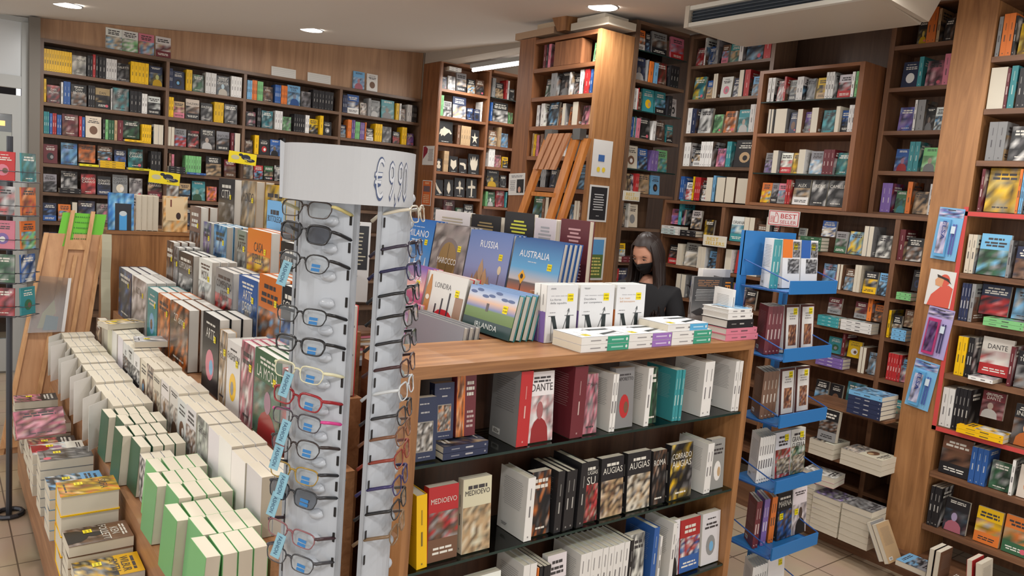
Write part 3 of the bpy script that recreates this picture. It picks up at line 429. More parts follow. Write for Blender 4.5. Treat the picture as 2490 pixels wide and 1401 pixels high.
def hero_book(name, M4, w, h, t, c1, c2, seed, label, group, title='', style=None, spine=None, back=None, sticker=False, pages=PAGES, hard=True, gloss=False, extra=None, openang=0, pagesonly=False):
    """a book with parts: cover, page_block, price_sticker"""
    root = empty(name, M4, label, 'book', group)
    A = col(c1); S = col(spine) if spine else A; Bk = col(back) if back else A; rng = random.Random(seed+9); FINE[0] = 1
    ov = .003 if hard else .0; bt = .0022 if hard else .001
    mat = GLOSS if gloss else PRINT
    cv = MB()
    if not openang: cv.box(-w/2, w/2, -t/2, -t/2+bt, 0, h, A)
    cv.box(-w/2, w/2, t/2-bt, t/2, 0, h, Bk)
    cv.box(-w/2-.0012, -w/2, -t/2, t/2, 0, h, S)
    def fr_(mbx, P):
        art(mbx, P, w, h, c1, c2, seed, title, style=style)
        if extra: extra(mbx, P, w, h, rng)
    if not openang: fr_(cv, lambda x, y, o: (-w/2+x, -t/2-o, y))
    spine_art(cv, lambda x, y, o: (-w/2-.0012-o, t/2-x, y), t, h, S, seed)
    Pb = lambda x, y, o: (w/2-x, t/2+o, y); ink = (90,88,90) if lum(Bk) > 120 else (196,190,184)
    lines(cv, Pb, .14*w, .42*h, .86*w, .88*h, 15, mix(ink, Bk, .5), .0007, rng, .22, .2)
    quad(cv, Pb, .12*w, .06*h, .4*w, .14*h, (216,216,212), .0007); lines(cv, Pb, .15*w, .075*h, .37*w, .125*h, 3, (30,30,30), .0013, rng)
    cv.build('cover', root, (mat,))
    if openang:
        oc = MB(); oc.box(0, w, -bt/2, bt/2, 0, h, A); art(oc, lambda x, y, o: (x, -bt/2-o, y), w, h, c1, c2, seed, title, style=style)
        oo = oc.build('front_flap', root, (mat,)); oo.location = (-w/2, -t/2+bt/2, 0); oo.rotation_euler = (0, 0, -R(openang))
    pb = MB(); pb.box(-w/2+.0004, w/2-ov-.001, -t/2+bt+.0002, t/2-bt-.0002, ov, h-ov, pages, cols=dict(t=pages, r=mix(pages, (150,140,125), .25)))
    pb.build('page_block', root, (PAPER,))
    if sticker:
        price_sticker(root, lambda x, y, o: (-w/2+x, -t/2-o, y), w*(sticker[0] if sticker is not True else .8), h*(sticker[1] if sticker is not True else .8), .028)
    FINE[0] = 0
    return root
def price_sticker(parent, P, x, y, s, txt='4,90'):
    mb = MB(); q = .002
    mb.face([P(x-s/2,y-s/2,q), P(x+s/2,y-s/2,q), P(x+s/2,y+s/2,q), P(x-s/2,y+s/2,q)], (232,212,20))
    put_text(mb, P, '\u20ac '+txt, x, y-s*.32, s*.24, s*.78, (30,30,24), o=.0026)
    put_text(mb, P, 'OFFERTA', x, y+s*.12, s*.18, s*.78, (30,30,24), o=.0026)
    return mb.build('price_sticker', parent, (PRINT,))

# sanity store of labels so that each stays unique
SEEN = {}
def uniq(l):
    assert l not in SEEN, l
    SEEN[l] = 1; return l


# ------------------------------------------------------------------ the room
def box_obj(name, b, mat, parent=None, c=(128,128,128)):
    mb = MB(); mb.box(*b, c); return mb.build(name, parent, (mat,))
# floor: beige square tiles
fm = newmat('floor_tiles', .35); nt = fm.node_tree; Lk = nt.links; bs = nt.nodes['Principled BSDF']
tc = nt.nodes.new('ShaderNodeTexCoord'); mp = nt.nodes.new('ShaderNodeMapping'); mp.inputs['Location'].default_value = (-.30, -4.587, 0)
Lk.new(tc.outputs['Object'], mp.inputs['Vector'])
br = nt.nodes.new('ShaderNodeTexBrick'); br.offset = 0; br.inputs['Scale'].default_value = 1; br.inputs['Brick Width'].default_value = .317; br.inputs['Row Height'].default_value = .317
br.inputs['Mortar Size'].default_value = .004; br.inputs['Mortar Smooth'].default_value = .3
br.inputs['Color1'].default_value = lin((186,166,142)); br.inputs['Color2'].default_value = lin((178,158,134)); br.inputs['Mortar'].default_value = lin((104,88,72))
nz = nt.nodes.new('ShaderNodeTexNoise'); nz.inputs['Scale'].default_value = 3.5; nz.inputs['Detail'].default_value = 4
mx = nt.nodes.new('ShaderNodeMixRGB'); mx.blend_type = 'MULTIPLY'; mx.inputs[0].default_value = .25
Lk.new(mp.outputs[0], br.inputs['Vector']); Lk.new(tc.outputs['Object'], nz.inputs['Vector']); Lk.new(br.outputs['Color'], mx.inputs[1]); Lk.new(nz.outputs['Color'], mx.inputs[2])
Lk.new(mx.outputs[0], bs.inputs['Base Color'])
struct(box_obj('floor', (-3, 8, -2, 10, -.1, 0), fm))
# ceiling: a gently sloping plaster slab
cm = newmat('ceiling_plaster', .9, lin((224,219,213))); 
mb = MB(); cs = [(-3,-2),(8,-2),(8,10),(-3,10)]
mb.hexa([(x, y, ceil_z(x, y)) for x, y in cs]+[(x, y, ceil_z(x, y)+.1) for x, y in cs]); struct(mb.build('ceiling', None, (cm,)))
wallm = newmat('wall_plaster', .8, lin((150,136,122)))
struct(box_obj('wall_back', (.72, 4.405, 7.99, 8.1, 0, 3.36), PLY))
struct(box_obj('wall_far', (4.41, 6.2, 7.72, 7.82, 0, 3.5), wallm))
struct(box_obj('wall_side', (4.86, 4.96, -2, 5.0, 0, 3.25), wood('dark_panel', (84,62,50), (112,84,66), 'Z')))
# plywood panel above the long bookcase
pp = MB(); pp.hexa([(.725,7.735,2.857),(4.405,7.735,2.857),(4.405,7.765,2.857),(.725,7.765,2.857),(.725,7.735,ceil_z(.725,7.735)-.002),(4.405,7.735,ceil_z(4.405,7.735)-.002),(4.405,7.765,ceil_z(4.405,7.765)-.002),(.725,7.765,ceil_z(.725,7.765)-.002)])
pl = struct(pp.build('wall_plywood', None, (PLY,)))
# passage: beam, side panel
bm = MB(); bm.box(4.412, 4.62, 4.85, 7.70, 3.25, 3.50); struct(bm.build('beam', None, (newmat('beam_paint', .8, lin((176,166,154))),)))
struct(box_obj('wall_passage', (4.412, 4.44, 7.365, 7.715, 0, 3.248), WDO['Z']))
# pilaster and shop door at the window side
struct(box_obj('pillar_1', (.645, .722, 7.60, 7.99, 0, 3.0), flat('taupe_paint', (112,106,98), .6)))
wf = flat('white_frame', (176,178,176), .45)
dr = MB()
for b in ((.15,.645,7.72,7.78,2.96,3.0),(.60,.645,7.70,7.78,.02,2.96),(.15,.60,7.71,7.77,2.42,2.52),(.15,.60,7.71,7.77,2.20,2.36),(.15,.60,7.71,7.77,.02,.3),(.15,.19,7.71,7.77,.3,2.96),(.535,.60,7.71,7.77,.3,2.2)): dr.box(*b)
d1 = struct(dr.build('door_1', None, (wf,)))
gp = MB(); gp.box(.19,.535,7.735,7.741,.3,2.2); gp.build('door_pane', d1, (PANE,))
# the street beyond the glass at night
st = MB(); st.box(-2.5, .7, 9.6, 9.7, 0, 4, (30,34,44)); tag(st.build('street_wall', None, (PRINT,)), 'dark building front across the street beyond the door glass', 'building')
for k, (x, z, w_, h_, c_, s_) in enumerate(((.1,2.16,.5,.05,(255,176,80),4),(-.1,2.5,.3,.03,(70,90,255),4),(.34,2.3,.16,.03,(80,255,120),2),(.3,1.7,.5,.4,(150,140,120),1.2))):
    q = MB(); q.box(x, x+w_, 9.52, 9.56, z, z+h_)
    lb = ['amber strip light','blue strip light','small green light','lit shop window'][k]
    tag(q.build('street_light' if k < 3 else 'shop_window_light', None, (emis('street_glow', c_, s_),)), lb+' on the street front seen through the door glass', 'light', 'lights outside in the street')
sd = MB(); sd.box(-2.5,.7,7.9,9.6,-.01,.0); 

# ------------------------------------------------------------------ ceiling lights
LL = [(0.790, 6.599), (2.639, 6.609), (3.420, 3.757)]
LB = ['round recessed downlight nearest the shop door','round recessed downlight over the middle of the long bookcase','round recessed downlight beside the ladder bookcase top','recessed downlight over the art books of the island','recessed downlight over the card carousel','recessed downlight above the aisle by the window','recessed downlight over the near end of the island','recessed downlight over the white business books','recessed downlight over the blue rack','recessed downlight in front of the red-edged bookcase','recessed downlight above the viewer','recessed downlight behind the viewer by the window','recessed downlight in the corner past the red-edged bookcase']
for k, (x, y) in enumerate(LAMPS):
    z = ceil_z(x, y)
    lab = LB[k]
    t = empty('ceiling_downlight', T(x, y, z), lab, 'ceiling light', 'recessed downlights')
    a = MB(); n = 28
    for i in range(n):
        p, q = 2*PI*i/n, 2*PI*(i+1)/n
        for r0, r1, z0, z1 in ((.094,.106,-.006,-.002),): a.face([(r0*math.cos(p),r0*math.sin(p),z0),(r1*math.cos(p),r1*math.sin(p),z1),(r1*math.cos(q),r1*math.sin(q),z1),(r0*math.cos(q),r0*math.sin(q),z0)], (225,225,225))
    a.build('trim_ring', t, (GREYL,))
    d = MB(); d.face([(.094*math.cos(2*PI*i/n), .094*math.sin(2*PI*i/n), -.006) for i in reversed(range(n))], (255,255,255)); d.build('lamp_disc', t, (LAMPM,))
# fluorescent tube under the beam
t = empty('tube_light', T(4.70, 6.55, 3.2), 'long white fluorescent tube fixture under the passage beam', 'ceiling light')
a = MB(); a.box(-.03,.03,-.62,.62,.0,.045); a.build('fixture_body', t, (wf,))
a = MB(); a.tube([(0,-.6,-.018),(0,.6,-.018)], .018, 10); a.build('lamp_tube', t, (LAMPM,))

# ------------------------------------------------------------------ bookcases
def bookcase(name, label, fr, u0, u1, z0, z1, shelves, depth, W3, dividers=(), glass=(), bt=.03, st=.03, backm=None, top=True, sides=(1,1)):
    ax, v = FRM[fr]; M4 = frame(fr); root = empty(name, M4, uniq(label), 'bookcase')
    h_ = 'X' if ax == 'A' else 'X'
    def prt(nm, b, mat): 
        m = MB(); m.box(*b); return m.build(nm, root, (mat,))
    if sides[0]: prt('side_panel', (u0-st, u0, 0, depth, z0, z1), W3['Z'])
    if sides[1]: prt('side_panel', (u1, u1+st, 0, depth, z0, z1), W3['Z'])
    prt('back_panel', (u0, u1, depth, depth+.012, z0, z1), backm or W3['Z'])
    if top: prt('top_board', (u0, u1, 0, depth, z1-bt, z1), W3[h_])
    for d in dividers: prt('divider', (d-.014, d+.014, .004, depth, z0, z1-bt), W3['Z'])
    xs = [u0]+list(dividers)+[u1]
    for k, z in enumerate(shelves):
        g = k in glass
        for i in range(len(xs)-1):
            a, b = xs[i]+(.0142 if i else 0), xs[i+1]-(.0142 if i < len(xs)-2 else 0)
            m = MB()
            if g:
                m.box(a, b, .003, depth, z-.009, z-.001, m=0, ms=dict(f=1)); m.build('glass_shelf', root, (SHGLASS, GEDGE))
            else: m.box(a, b, .002, depth, z-bt, z-.001); m.build('shelf', root, (W3[h_],))
    return root
bookcase('wall_bookcase', 'long dark walnut bookcase of four bays filling the back wall', 'LW', .757, 4.393, .05, 2.857, [2.595,2.335,2.07,1.82,1.575,1.325,1.07,.8,.5,.2], .26, WDK, (1.733, 2.437, 3.437))
bookcase('passage_bookcase', 'tall narrow orange-brown bookcase under the tube light with black books', 'C', 4.45, 5.065, .05, 3.27, [2.967,2.675,2.388,2.072,1.80,1.53,1.2,.8,.4], .24, WDO)
bookcase('passage_shelves', 'slim orange-brown shelves half hidden by the passage pillar', 'E', 5.125, 5.6, .05, 3.27, [2.97,2.70,2.42,2.18,1.95,1.72,1.4,1.0,.5], .24, WDO, sides=(0,1), glass=(0,), st=.03)
bookcase('ladder_bookcase', 'warm wooden bookcase with broad stile, orange stepladder leaning on it', 'B', -4.60, -3.935, .05, 3.01, [2.80,2.592,2.382,2.165,1.94,1.70,1.45,1.1,.7,.3], .30, WDO, sides=(0,0))
lb_ = MB(); lb_.box(-4.79, -4.602, 0, .31, .05, 3.03); q = bpy.data.objects['ladder_bookcase']; lb_.build('broad_stile', q, (WDO['Z'],))
lb_ = MB(); lb_.box(-3.933, -3.90, 0, .318, .05, 3.01); lb_.build('side_panel', q, (WDG['Z'],))
lb_ = MB(); lb_.box(-4.38, -4.09, .006, .1, 2.802, 2.97); lb_.build('cupboard_door', q, (WDO['Z'],))
bookcase('corner_bookcase', 'corner shelving with wood and glass shelves behind the masked woman', 'F', 3.92, 4.43, .05, 3.13, [2.94,2.735,2.53,2.338,2.12,1.948,1.70,1.45,1.22,.9,.5], .25, WDK, glass=(0,2,4), bt=.022, st=.04, sides=(1,0))
bookcase('upper_wall_bookcase', 'dark wooden wall shelves below the air conditioner', 'G', -3.875, -3.20, 1.925, 3.12, [2.905,2.665,2.42,2.18], .24, WDK, sides=(1,1), bt=.022)
bookcase('jutting_bookcase', 'boxy wooden bookcase jutting out over the bestseller sign', 'H', -3.165, -2.505, 1.924, 2.80, [2.6,2.395,2.14,1.945], .33, WDO, glass=(0,2), bt=.02)
bookcase('recessed_bookcase', 'recessed dark shelves between the jutting bookcase and broad pillar', 'I', -2.42, -1.97, 1.925, 3.15, [2.915,2.672,2.42,2.184,1.938], .25, WDL, bt=.025)
bookcase('low_wall_bookcase', 'wide low wall shelving in four bays behind the blue rack', 'L', -3.89, -1.96, .12, 1.922, [1.67,1.453,1.224,.984,.745,.50,.3], .28, WDL, (-3.368,-2.89,-2.16), bt=.022)
kb = bookcase('red_edged_bookcase', 'tall wooden bookcase with red tape along some of its edges', 'K', -1.735, -.6, .12, 3.03, [2.73,2.475,2.22,1.965,1.65,1.405,1.122,.84,.592,.30], .3, WDL, bt=.028, st=.0, sides=(0,0))
redm = flat('red_tape', (196,70,66), .5)
m = MB(); m.box(-1.757, -1.736, -.003, .0, .815, 1.985); m.box(-1.757, -.6, -.003, .0, 1.94, 1.962); m.box(-1.757, -.6, -.003, .0, .814, .836); m.build('red_tape', kb, (redm,))
m = MB(); m.box(-1.93, -1.737, .001, .3, .0, 3.05); pl_ = m.build('broad_pillar', None, (WDG['Z'],)); pl_.matrix_world = frame('K'); struct(pl_); pl_.name = 'pillar_2'
# plinth under the shelves of the right wall
m = MB(); m.box(4.15, 4.344, .4, 4.0, 0, .118); pz = m.build('trim_1', None, (WDL['Y'],)); struct(pz)
m = MB(); m.box(.19,.60,7.73,7.745,2.52,2.96); m.build('upper_pane_reflection', d1, (flat('pane_reflection_grey', (200,204,206), .3),))  # upper door pane: bright reflection in the glass put in as opaque light grey
m = MB(); m.box(4.10, 4.345, 1.95, 2.75, .50, .516); lg = tag(m.build('book_ledge', None, (WDL['Y'],)), 'wooden ledge holding page-outward books low behind the blue rack', 'shelf')
m = MB(); m.box(4.10, 4.345, 1.95, 2.45, .795, .81); tag(m.build('book_ledge', None, (WDL['Y'],)), 'small wooden ledge under the stack of sky blue books', 'shelf')
# bookcase in front, on which the white books lie
uo = empty('front_bookcase', T(0,1.85,0), uniq('honey wooden bookcase with two glass shelves standing in front'), 'bookcase')
for nm, b, mt in (('top_board',(1.083,2.69,0,.30,1.31,1.348),WDG['X']),('side_panel',(1.083,1.113,.0,.25,.02,1.31),WDG['Z']),('side_panel',(2.655,2.69,0,.25,.02,1.31),WDG['Z']),
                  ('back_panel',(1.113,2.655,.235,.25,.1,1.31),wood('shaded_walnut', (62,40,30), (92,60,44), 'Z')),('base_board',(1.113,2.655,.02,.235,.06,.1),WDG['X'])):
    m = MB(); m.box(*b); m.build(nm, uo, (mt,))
for z in (1.05, .718, .388):
    m = MB(); m.box(1.114, 2.654, .004, .233, z-.01, z-.001, ms=dict(f=1)); m.build('glass_shelf', uo, (SHGLASS, GEDGE))

# ------------------------------------------------------------------ books on all shelves, from the table
def parse(s):
    for it in s.split(';'):
        a = it.split(','); yield float(a[0]), float(a[1]), a[2], a[3], int(a[4]), float(a[5]), float(a[6]), a[7] if len(a) > 7 else ''
seed = 11
rows_of = {}
for fr, row, bay, z, cl, s in ROWS: rows_of.setdefault(fr, set()).add(row)
RNG = {'LW':(.757,4.393),('LW',1):(.757,1.719),('LW',2):(1.747,2.423),('LW',3):(2.451,3.423),('LW',4):(3.451,4.393),'C':(4.45,5.065),'E':(5.125,5.6),'B':(-4.60,-3.935),'F':(3.92,4.43),'G':(-3.875,-3.20),'H':(-3.165,-2.505),'I':(-2.42,-1.97),'K':(-1.735,-.6),'U':(1.113,2.655),
       'L':(-3.89,-1.96),('L',1):(-3.89,-3.382),('L',2):(-3.354,-2.904),('L',3):(-2.876,-2.174),('L',4):(-2.146,-1.96)}
BAYN = {'LW':['','first bay','second bay','third bay','fourth bay'],'L':['','first bay','second bay','third bay','fourth bay']}
for fr, row, bay, z, cl, s in ROWS:
    F4 = frame(fr); k = 0; cur = -99
    rn = 'top' if row == 1 else ORD[row]
    place = rn+' shelf, '+(BAYN[fr][bay]+', ' if fr in BAYN else '')+CASE[fr]
    grp = 'books on the '+rn+' shelf of the '+CASE[fr]
    stacks = []; placed = []
    for a, b, kd, cc, n, dz, hh, ti in parse(s):
        seed += 7; sty = None
        if ti and ti[0].isdigit(): sty = int(ti[0]); ti = ti[1:]
        u0_, u1_ = RNG.get((fr, bay), RNG.get(fr)); sh = max(0, u0_+.002-a)-max(0, b-u1_+.002)
        if b-a < u1_-u0_: a, b = a+sh, b+sh
        if kd != 'B' and not dz:
            if a < cur: a = cur; b = max(b, a+.008*n)
            cur = b+.0008
            if b > u1_-.001: b = u1_-.001; a = min(a, b-.006)
        c1 = cc[0]; c2 = cc[1] if len(cc) > 1 else random.Random(seed).choice('kwaen'); W1 = WORD[c1]
        rng = random.Random(seed); wd = b-a
        if kd == 'F':
            k += 1
            w = max(.05, wd*.97-.002); h = hh or min(cl*.94-dz, max(.13, w*1.55)); t = .018
            lab = uniq('%s %sbook facing out, %s from left, %s' % (W1, 'lettered ' if ti else '', ORD[k], place))
            th = R(4 if hh else 5)
            y = .03+(.012 if dz else 0)
            if dz: y += .02
            M4 = F4 @ T((a+b)/2, y+.012, z+dz+.0015+.5*(.03 if fr in HERO else t)*math.sin(th)) @ RX(-th)
            if fr in HERO: hero_book(KIND[fr], M4, w, h, .03, c1, c2, seed, lab, grp, ti, hard=False, style=sty)
            else:
                o = book_mesh(w, h, t, c1, c2, seed, ti).build(KIND[fr], None, (PRINT,)); o.matrix_world = M4; tag(o, lab, 'book', grp)
        elif kd in 'SP':
            t = wd/n; h0 = hh or cl*rng.uniform(.84, .93); w = .13 if FRM[fr][0] == 'A' else .14; w = min(w, .2)
            if fr == 'U': w = .15
            base = None
            for i in range(n):
                k += 1
                lab = uniq('%s, %s from left, %s' % ((('slim ' if t < .017 else '')+W1+' spine book') if kd == 'S' else 'book with pages outward', ORD[k], place))
                uu = a+t*(i+.5); jit = rng.uniform(0, .006)
                lean = -R(4) if (fr, row) == ('U', 2) and c1 == 'y' else 0
                M4 = F4 @ T(uu, .012+w/2+jit+(.03 if dz else 0), z+dz+.001) @ RY(lean) @ RZ(PI/2 if kd == 'S' else -PI/2)
                tt = t-.0012
                if fr in HERO:
                    if base is None: base = hero_book(KIND[fr], M4, w, h0, tt, c1, c2, seed, lab, grp, '', hard=t > .02, back={'r':'e','m':'m'}.get(c1, c1))
                    else:
                        o = copy_tree(base); o.matrix_world = M4; tag(o, lab, 'book', grp)
                else:
                    if base is None: base = book_mesh(w, h0, tt, c1 if kd == 'S' else rng.choice('wcen'), c2, seed).build(KIND[fr], None, (PRINT,)); o = base
                    else: o = base.copy(); C.objects.link(o)
                    o.matrix_world = M4; tag(o, lab, 'book', grp)
        elif kd == 'B':
            L = min(max(wd-.003, .08), .24); t = .021; w = .085 if fr not in ('U','K') else .12; base = None
            k += 1; kk = k
            for i in range(n):
                tt = t if n > 1 else .02
                pos = 'lone' if n == 1 else 'topmost' if i == n-1 else 'lowest' if i == 0 else 'middle' if n == 3 else ORD[i+1]+' up'
                lab = uniq('flat %s book, %s, pile standing %s on %s' % (W1, pos, ORD[kk], place))
                B4 = Matrix(((0,0,-1,0),(1,0,0,0),(0,-1,0,0),(0,0,0,1)))
                M4 = F4 @ T((a+b)/2 + L/2, -.028+w/2 if fr != 'U' else .01+w/2, z+dz+.001+tt*(i+.5)) @ B4
                if fr in HERO:
                    o = hero_book(KIND[fr], M4, w, L, tt-.001, c1, c2, seed, lab, grp, hard=False)
                else:
                    if base is None: base = book_mesh(w, L, tt-.001, c1, c2, seed).build(KIND[fr], None, (PRINT,)); o = base
                    else: o = base.copy(); C.objects.link(o)
                    o.matrix_world = M4; tag(o, lab, 'book', grp)

# ------------------------------------------------------------------ books on top of the bookcases
def fout(name, fr_M, u, w, h, c1, c2, sd, lab, grp=None, ti='', t=.02, y=.0, z=0, th=6, style=None, **kw):
    o = book_mesh(w, h, t, c1, c2, sd, ti, style).build(name, None, (PRINT,)); o.matrix_world = fr_M @ T(u, y, z+.5*t*math.sin(R(th))) @ RX(-R(th)); tag(o, uniq(lab), 'book', grp); return o
A77 = T(0, 7.70, 0)
for k, (u, c1, c2, lab) in enumerate(((1.285,'w','a','pale landscape book first in row on top of long bookcase'),(1.415,'w','l','white green landscape book second in row on top of long bookcase'),
     (1.548,'p','s','pink and blue book third in row on top of long bookcase'),(1.69,'w','m','white book with crimson block fourth on top of long bookcase'))):
    fout('hardcover_book', A77, u, .128, .18, c1, c2, 900+k*5, lab, 'books standing on top of the long bookcase', z=2.859, y=.02, style=0 if k != 3 else 3, th=4)
fout('hardcover_book', A77, 3.633, .13, .182, 's', 'p', 931, 'sky blue book with a figure standing on long bookcase top', 'books standing on top of the long bookcase', z=2.859, y=.02, style=4, th=4)
fout('hardcover_book', A77, 3.79, .125, .18, 'w', 'n', 937, 'white book with dark drawing standing on long bookcase top', 'books standing on top of the long bookcase', z=2.859, y=.02, style=2, th=4)
for k, u in enumerate((2.82, 3.195)):
    m = MB(); m.box(-.125,.125,-.004,.004,0,.09,(214,212,206))
    for j in range(4): m.box(-.11,.11,-.0046,-.004,.015+j*.018,.018+j*.018,(188,188,186))
    o = m.build('shelf_card', None, (PRINT,)); o.matrix_world = T(u, 7.725, 2.859) @ RX(-R(5)); tag(o, ('first','second')[k]+' blank white card leaning on plywood above long bookcase', 'card', 'white cards on the long bookcase')
# yellow hanging cards
for k, (x, z) in enumerate(((1.70,1.77),(2.40,2.015))):
    m = MB(); m.box(-.133,.133,-.002,.002,-.055,.055,(232,210,30)); P = lambda x_,y_,o: (x_,-.002-o,y_)
    ell(m, P, -.07, .0, .04, .022, (190,186,150), .001); ell(m, P, .03, .012, .045, .026, (40,44,60), .001); ell(m, P, .08, -.012, .04, .016, (40,44,60), .001); ell(m, P, -.02, .03, .02, .014, (40,44,60), .001)
    put_text(m, P, 'GIALLI', .05, -.012, .014, .07, (220,220,200), o=.003); put_text(m, P, 'NERI', .055, -.034, .014, .06, (40,44,60), o=.002)
    o = m.build('shelf_sign', None, (PRINT,)); o.matrix_world = T(x, 7.585, z) @ RY(R(4)); tag(o, ('lower','upper')[k]+' yellow shelf sign clipped to the long wall bookcase', 'sign', 'yellow shelf signs')
    m = MB(); m.box(-.012,.012,0,.11,-.004,0,(200,200,190)); c = m.build('clip', o, (PRINT,))
# papers on the passage panel and pillar, cards on ladder bookcase side
def sheet(name, M4, w, h, lab, cat, fn, bg=(214,212,208), th=.0025):
    m = MB(); m.box(-w/2, w/2, -th, 0, -h/2, h/2, bg); P = lambda x, y, o: (-w/2+x, -th-o, -h/2+y); fn(m, P, w, h, random.Random(len(SEEN)))
    o = m.build(name, None, (PRINT,)); o.matrix_world = M4; tag(o, uniq(lab), cat); return o
def f_heart(m, P, w, h, g):
    poly(m, P, w, h, [(.05,.95),(.25,.98),(.45,.85),(.42,.65),(.05,.3)], (140,44,60), .001); lines(m, P, .5*w, .2*h, .95*w, .85*h, 9, (150,140,140), .001, g)
sheet('notice_sheet', T(4.41,7.49,2.235) @ RZ(-PI/2), .24, .21, 'white sheet with dark red heart on the passage panel', 'notice', f_heart)
def f_or(m, P, w, h, g):
    quad(m, P, .04*w, .03*h, .96*w, .97*h, (206,106,60), .001); quad(m, P, .15*w, .55*h, .85*w, .78*h, (110,90,96), .002); lines(m, P, .15*w, .1*h, .85*w, .45*h, 5, (226,190,150), .002, g); lines(m, P, .2*w, .84*h, .8*w, .93*h, 2, (236,200,160), .002, g)
sheet('flyer', T(4.41,7.47,1.82) @ RZ(-PI/2), .2, .28, 'tall orange flyer below the heart sheet on passage panel', 'flyer', f_or)
def f_not(m, P, w, h, g):
    quad(m, P, .52*w, .1*h, .95*w, .72*h, (34,32,34), .001); ell(m, P, .7*w, .25*h, .09*w, .14*h, (196,150,130), .002); lines(m, P, .08*w, .2*h, .45*w, .7*h, 6, (150,150,152), .001, g); lines(m, P, .1*w, .8*h, .9*w, .92*h, 2, (130,134,140), .001, g)
sheet('notice_sheet', T(3.553,4.69,1.95) @ RZ(-PI/2) @ RY(-R(3)), .2, .165, 'white notice with small dark photo on the broad stile', 'notice', f_not)
sheet('card', T(3.665,3.897,2.16), .18, .25, 'plain white card pinned on honey side of ladder bookcase', 'card', lambda m, P, w, h, g: (ell(m, P, .35*w, .2*h, .09*w, .07*h, (226,196,60), .001), ell(m, P, .62*w, .2*h, .09*w, .07*h, (226,196,60), .001), quad(m, P, .3*w, .42*h, .62*w, .6*h, (60,100,160), .001)))
def f_blk(m, P, w, h, g):
    quad(m, P, .08*w, .05*h, .92*w, .95*h, (36,36,40), .001); lines(m, P, .2*w, .3*h, .8*w, .78*h, 7, (190,190,190), .002, g, .4)
    lines(m, P, .4*w, .14*h, .6*w, .18*h, 1, (170,170,170), .002, g)
sheet('framed_quote', T(3.667,3.897,1.853), .18, .25, 'black quote card with white border under the plain card', 'card', f_blk)
def f_land(m, P, w, h, g):
    quad(m, P, .1*w, .6*h, .9*w, .95*h, (90,150,200), .001); quad(m, P, .1*w, .05*h, .9*w, .6*h, (86,110,60), .001); lines(m, P, .15*w, .1*h, .85*w, .55*h, 6, (200,190,110), .002, g)
sheet('framed_quote', T(3.69,3.897,1.47), .17, .3, 'white bordered landscape card low on side of ladder bookcase', 'card', f_land)
# boxes and bundles on top of the ladder bookcase
BT = frame('B')
for k, (u0, u1, y0, y1, z0, z1, c, lab) in enumerate(((-4.86,-4.40,.0,.22,3.036,3.085,(178,150,124),'flat brown parcel on top of ladder bookcase above the stile'),(-4.62,-4.37,.02,.2,3.088,3.125,(196,176,150),'cream parcel resting on the flat brown parcel'),
        (-4.24,-3.86,.02,.28,3.036,3.085,(200,192,176),'pale bundle of papers atop ladder bookcase corner'),(-4.2,-3.92,.04,.26,3.087,3.12,(204,198,184),'white top bundle atop ladder bookcase corner'))):
    m = MB(); m.box(u0+.0, u1, y0, y1, z0, z1, c); o = m.build('parcel', None, (PAPER,)); o.matrix_world = BT; tag(o, lab, 'parcel', 'parcels on the ladder bookcase')
m = MB(); m.hexa([(-4.35,-.01,3.04),(-4.26,-.01,3.04),(-4.26,.2,3.04),(-4.35,.2,3.04),(-4.42,-.02,3.16),(-4.25,-.02,3.16),(-4.25,.2,3.16),(-4.42,.2,3.16)]); o = m.build('wooden_wedge', None, (WDG['Z'],)); o.matrix_world = BT; tag(o, 'tapered wooden block between the parcels under ceiling', 'block')
# stepladder leaning on the ladder bookcase
ld = empty('stepladder', Matrix.Identity(4), uniq('folded orange wooden stepladder leaning against the bookcase'), 'ladder')
OR = wood('ladder_wood', (178,104,44), (212,140,70), 'Z', 1, .3); OR2 = wood('ladder_tread_wood', (170,112,74), (206,150,108), 'Z', 1, .35)
def bar(par, nm, a, b, wx, wy, mat):
    a, b = Vector(a), Vector(b); m = MB(); P = []
    for p in (a, b): P += [p+Vector((-wx/2,-wy/2,0)), p+Vector((wx/2,-wy/2,0)), p+Vector((wx/2,wy/2,0)), p+Vector((-wx/2,wy/2,0))]
    m.hexa(P); return m.build(nm, par, (mat,))
def onl(x, y, z): return (x, y, z)
TOPX = 3.30; 
def lx(z): return 3.33-(2.29-z)*.16
for nm, y1, y0, dx in (('rail',4.075,4.60,0),('rail',3.80,4.16,0),('rail',3.725,4.07,.03)):
    bar(ld, nm, (lx(2.26)+dx, y1, 2.26), (lx(.02)+dx, y0, .02), .03, .062, OR)
for y in (4.06, 3.775): 
    m = MB(); m.box(3.305,3.36,y-.036,y+.036,2.25,2.32); m.build('metal_hinge', ld, (flat('dull_metal', (110,110,108), .35, .7),))
for k in range(4):
    y = 4.02-k*.06; bar(ld, 'tread_slat', (lx(2.29)-.03, y, 2.29), (lx(2.05)-.03, y+.085, 2.05), .02, .044, OR2)
for z in (1.885, 1.62, 1.35, 1.08, .8): bar(ld, 'rung', (lx(z), 4.10+(2.26-z)*.243, z), (lx(z), 3.80+(2.26-z)*.175, z), .03, .03, OR) if False else None
for z in (1.885, 1.62, 1.35, 1.08, .8, .5):
    ya, yb = 4.055+(2.26-z)*.243-.033, 3.77+(2.26-z)*.174+.033; m = MB(); m.box(lx(z)-.02, lx(z)+.02, yb, ya, z-.014, z+.014); m.build('rung', ld, (OR,))
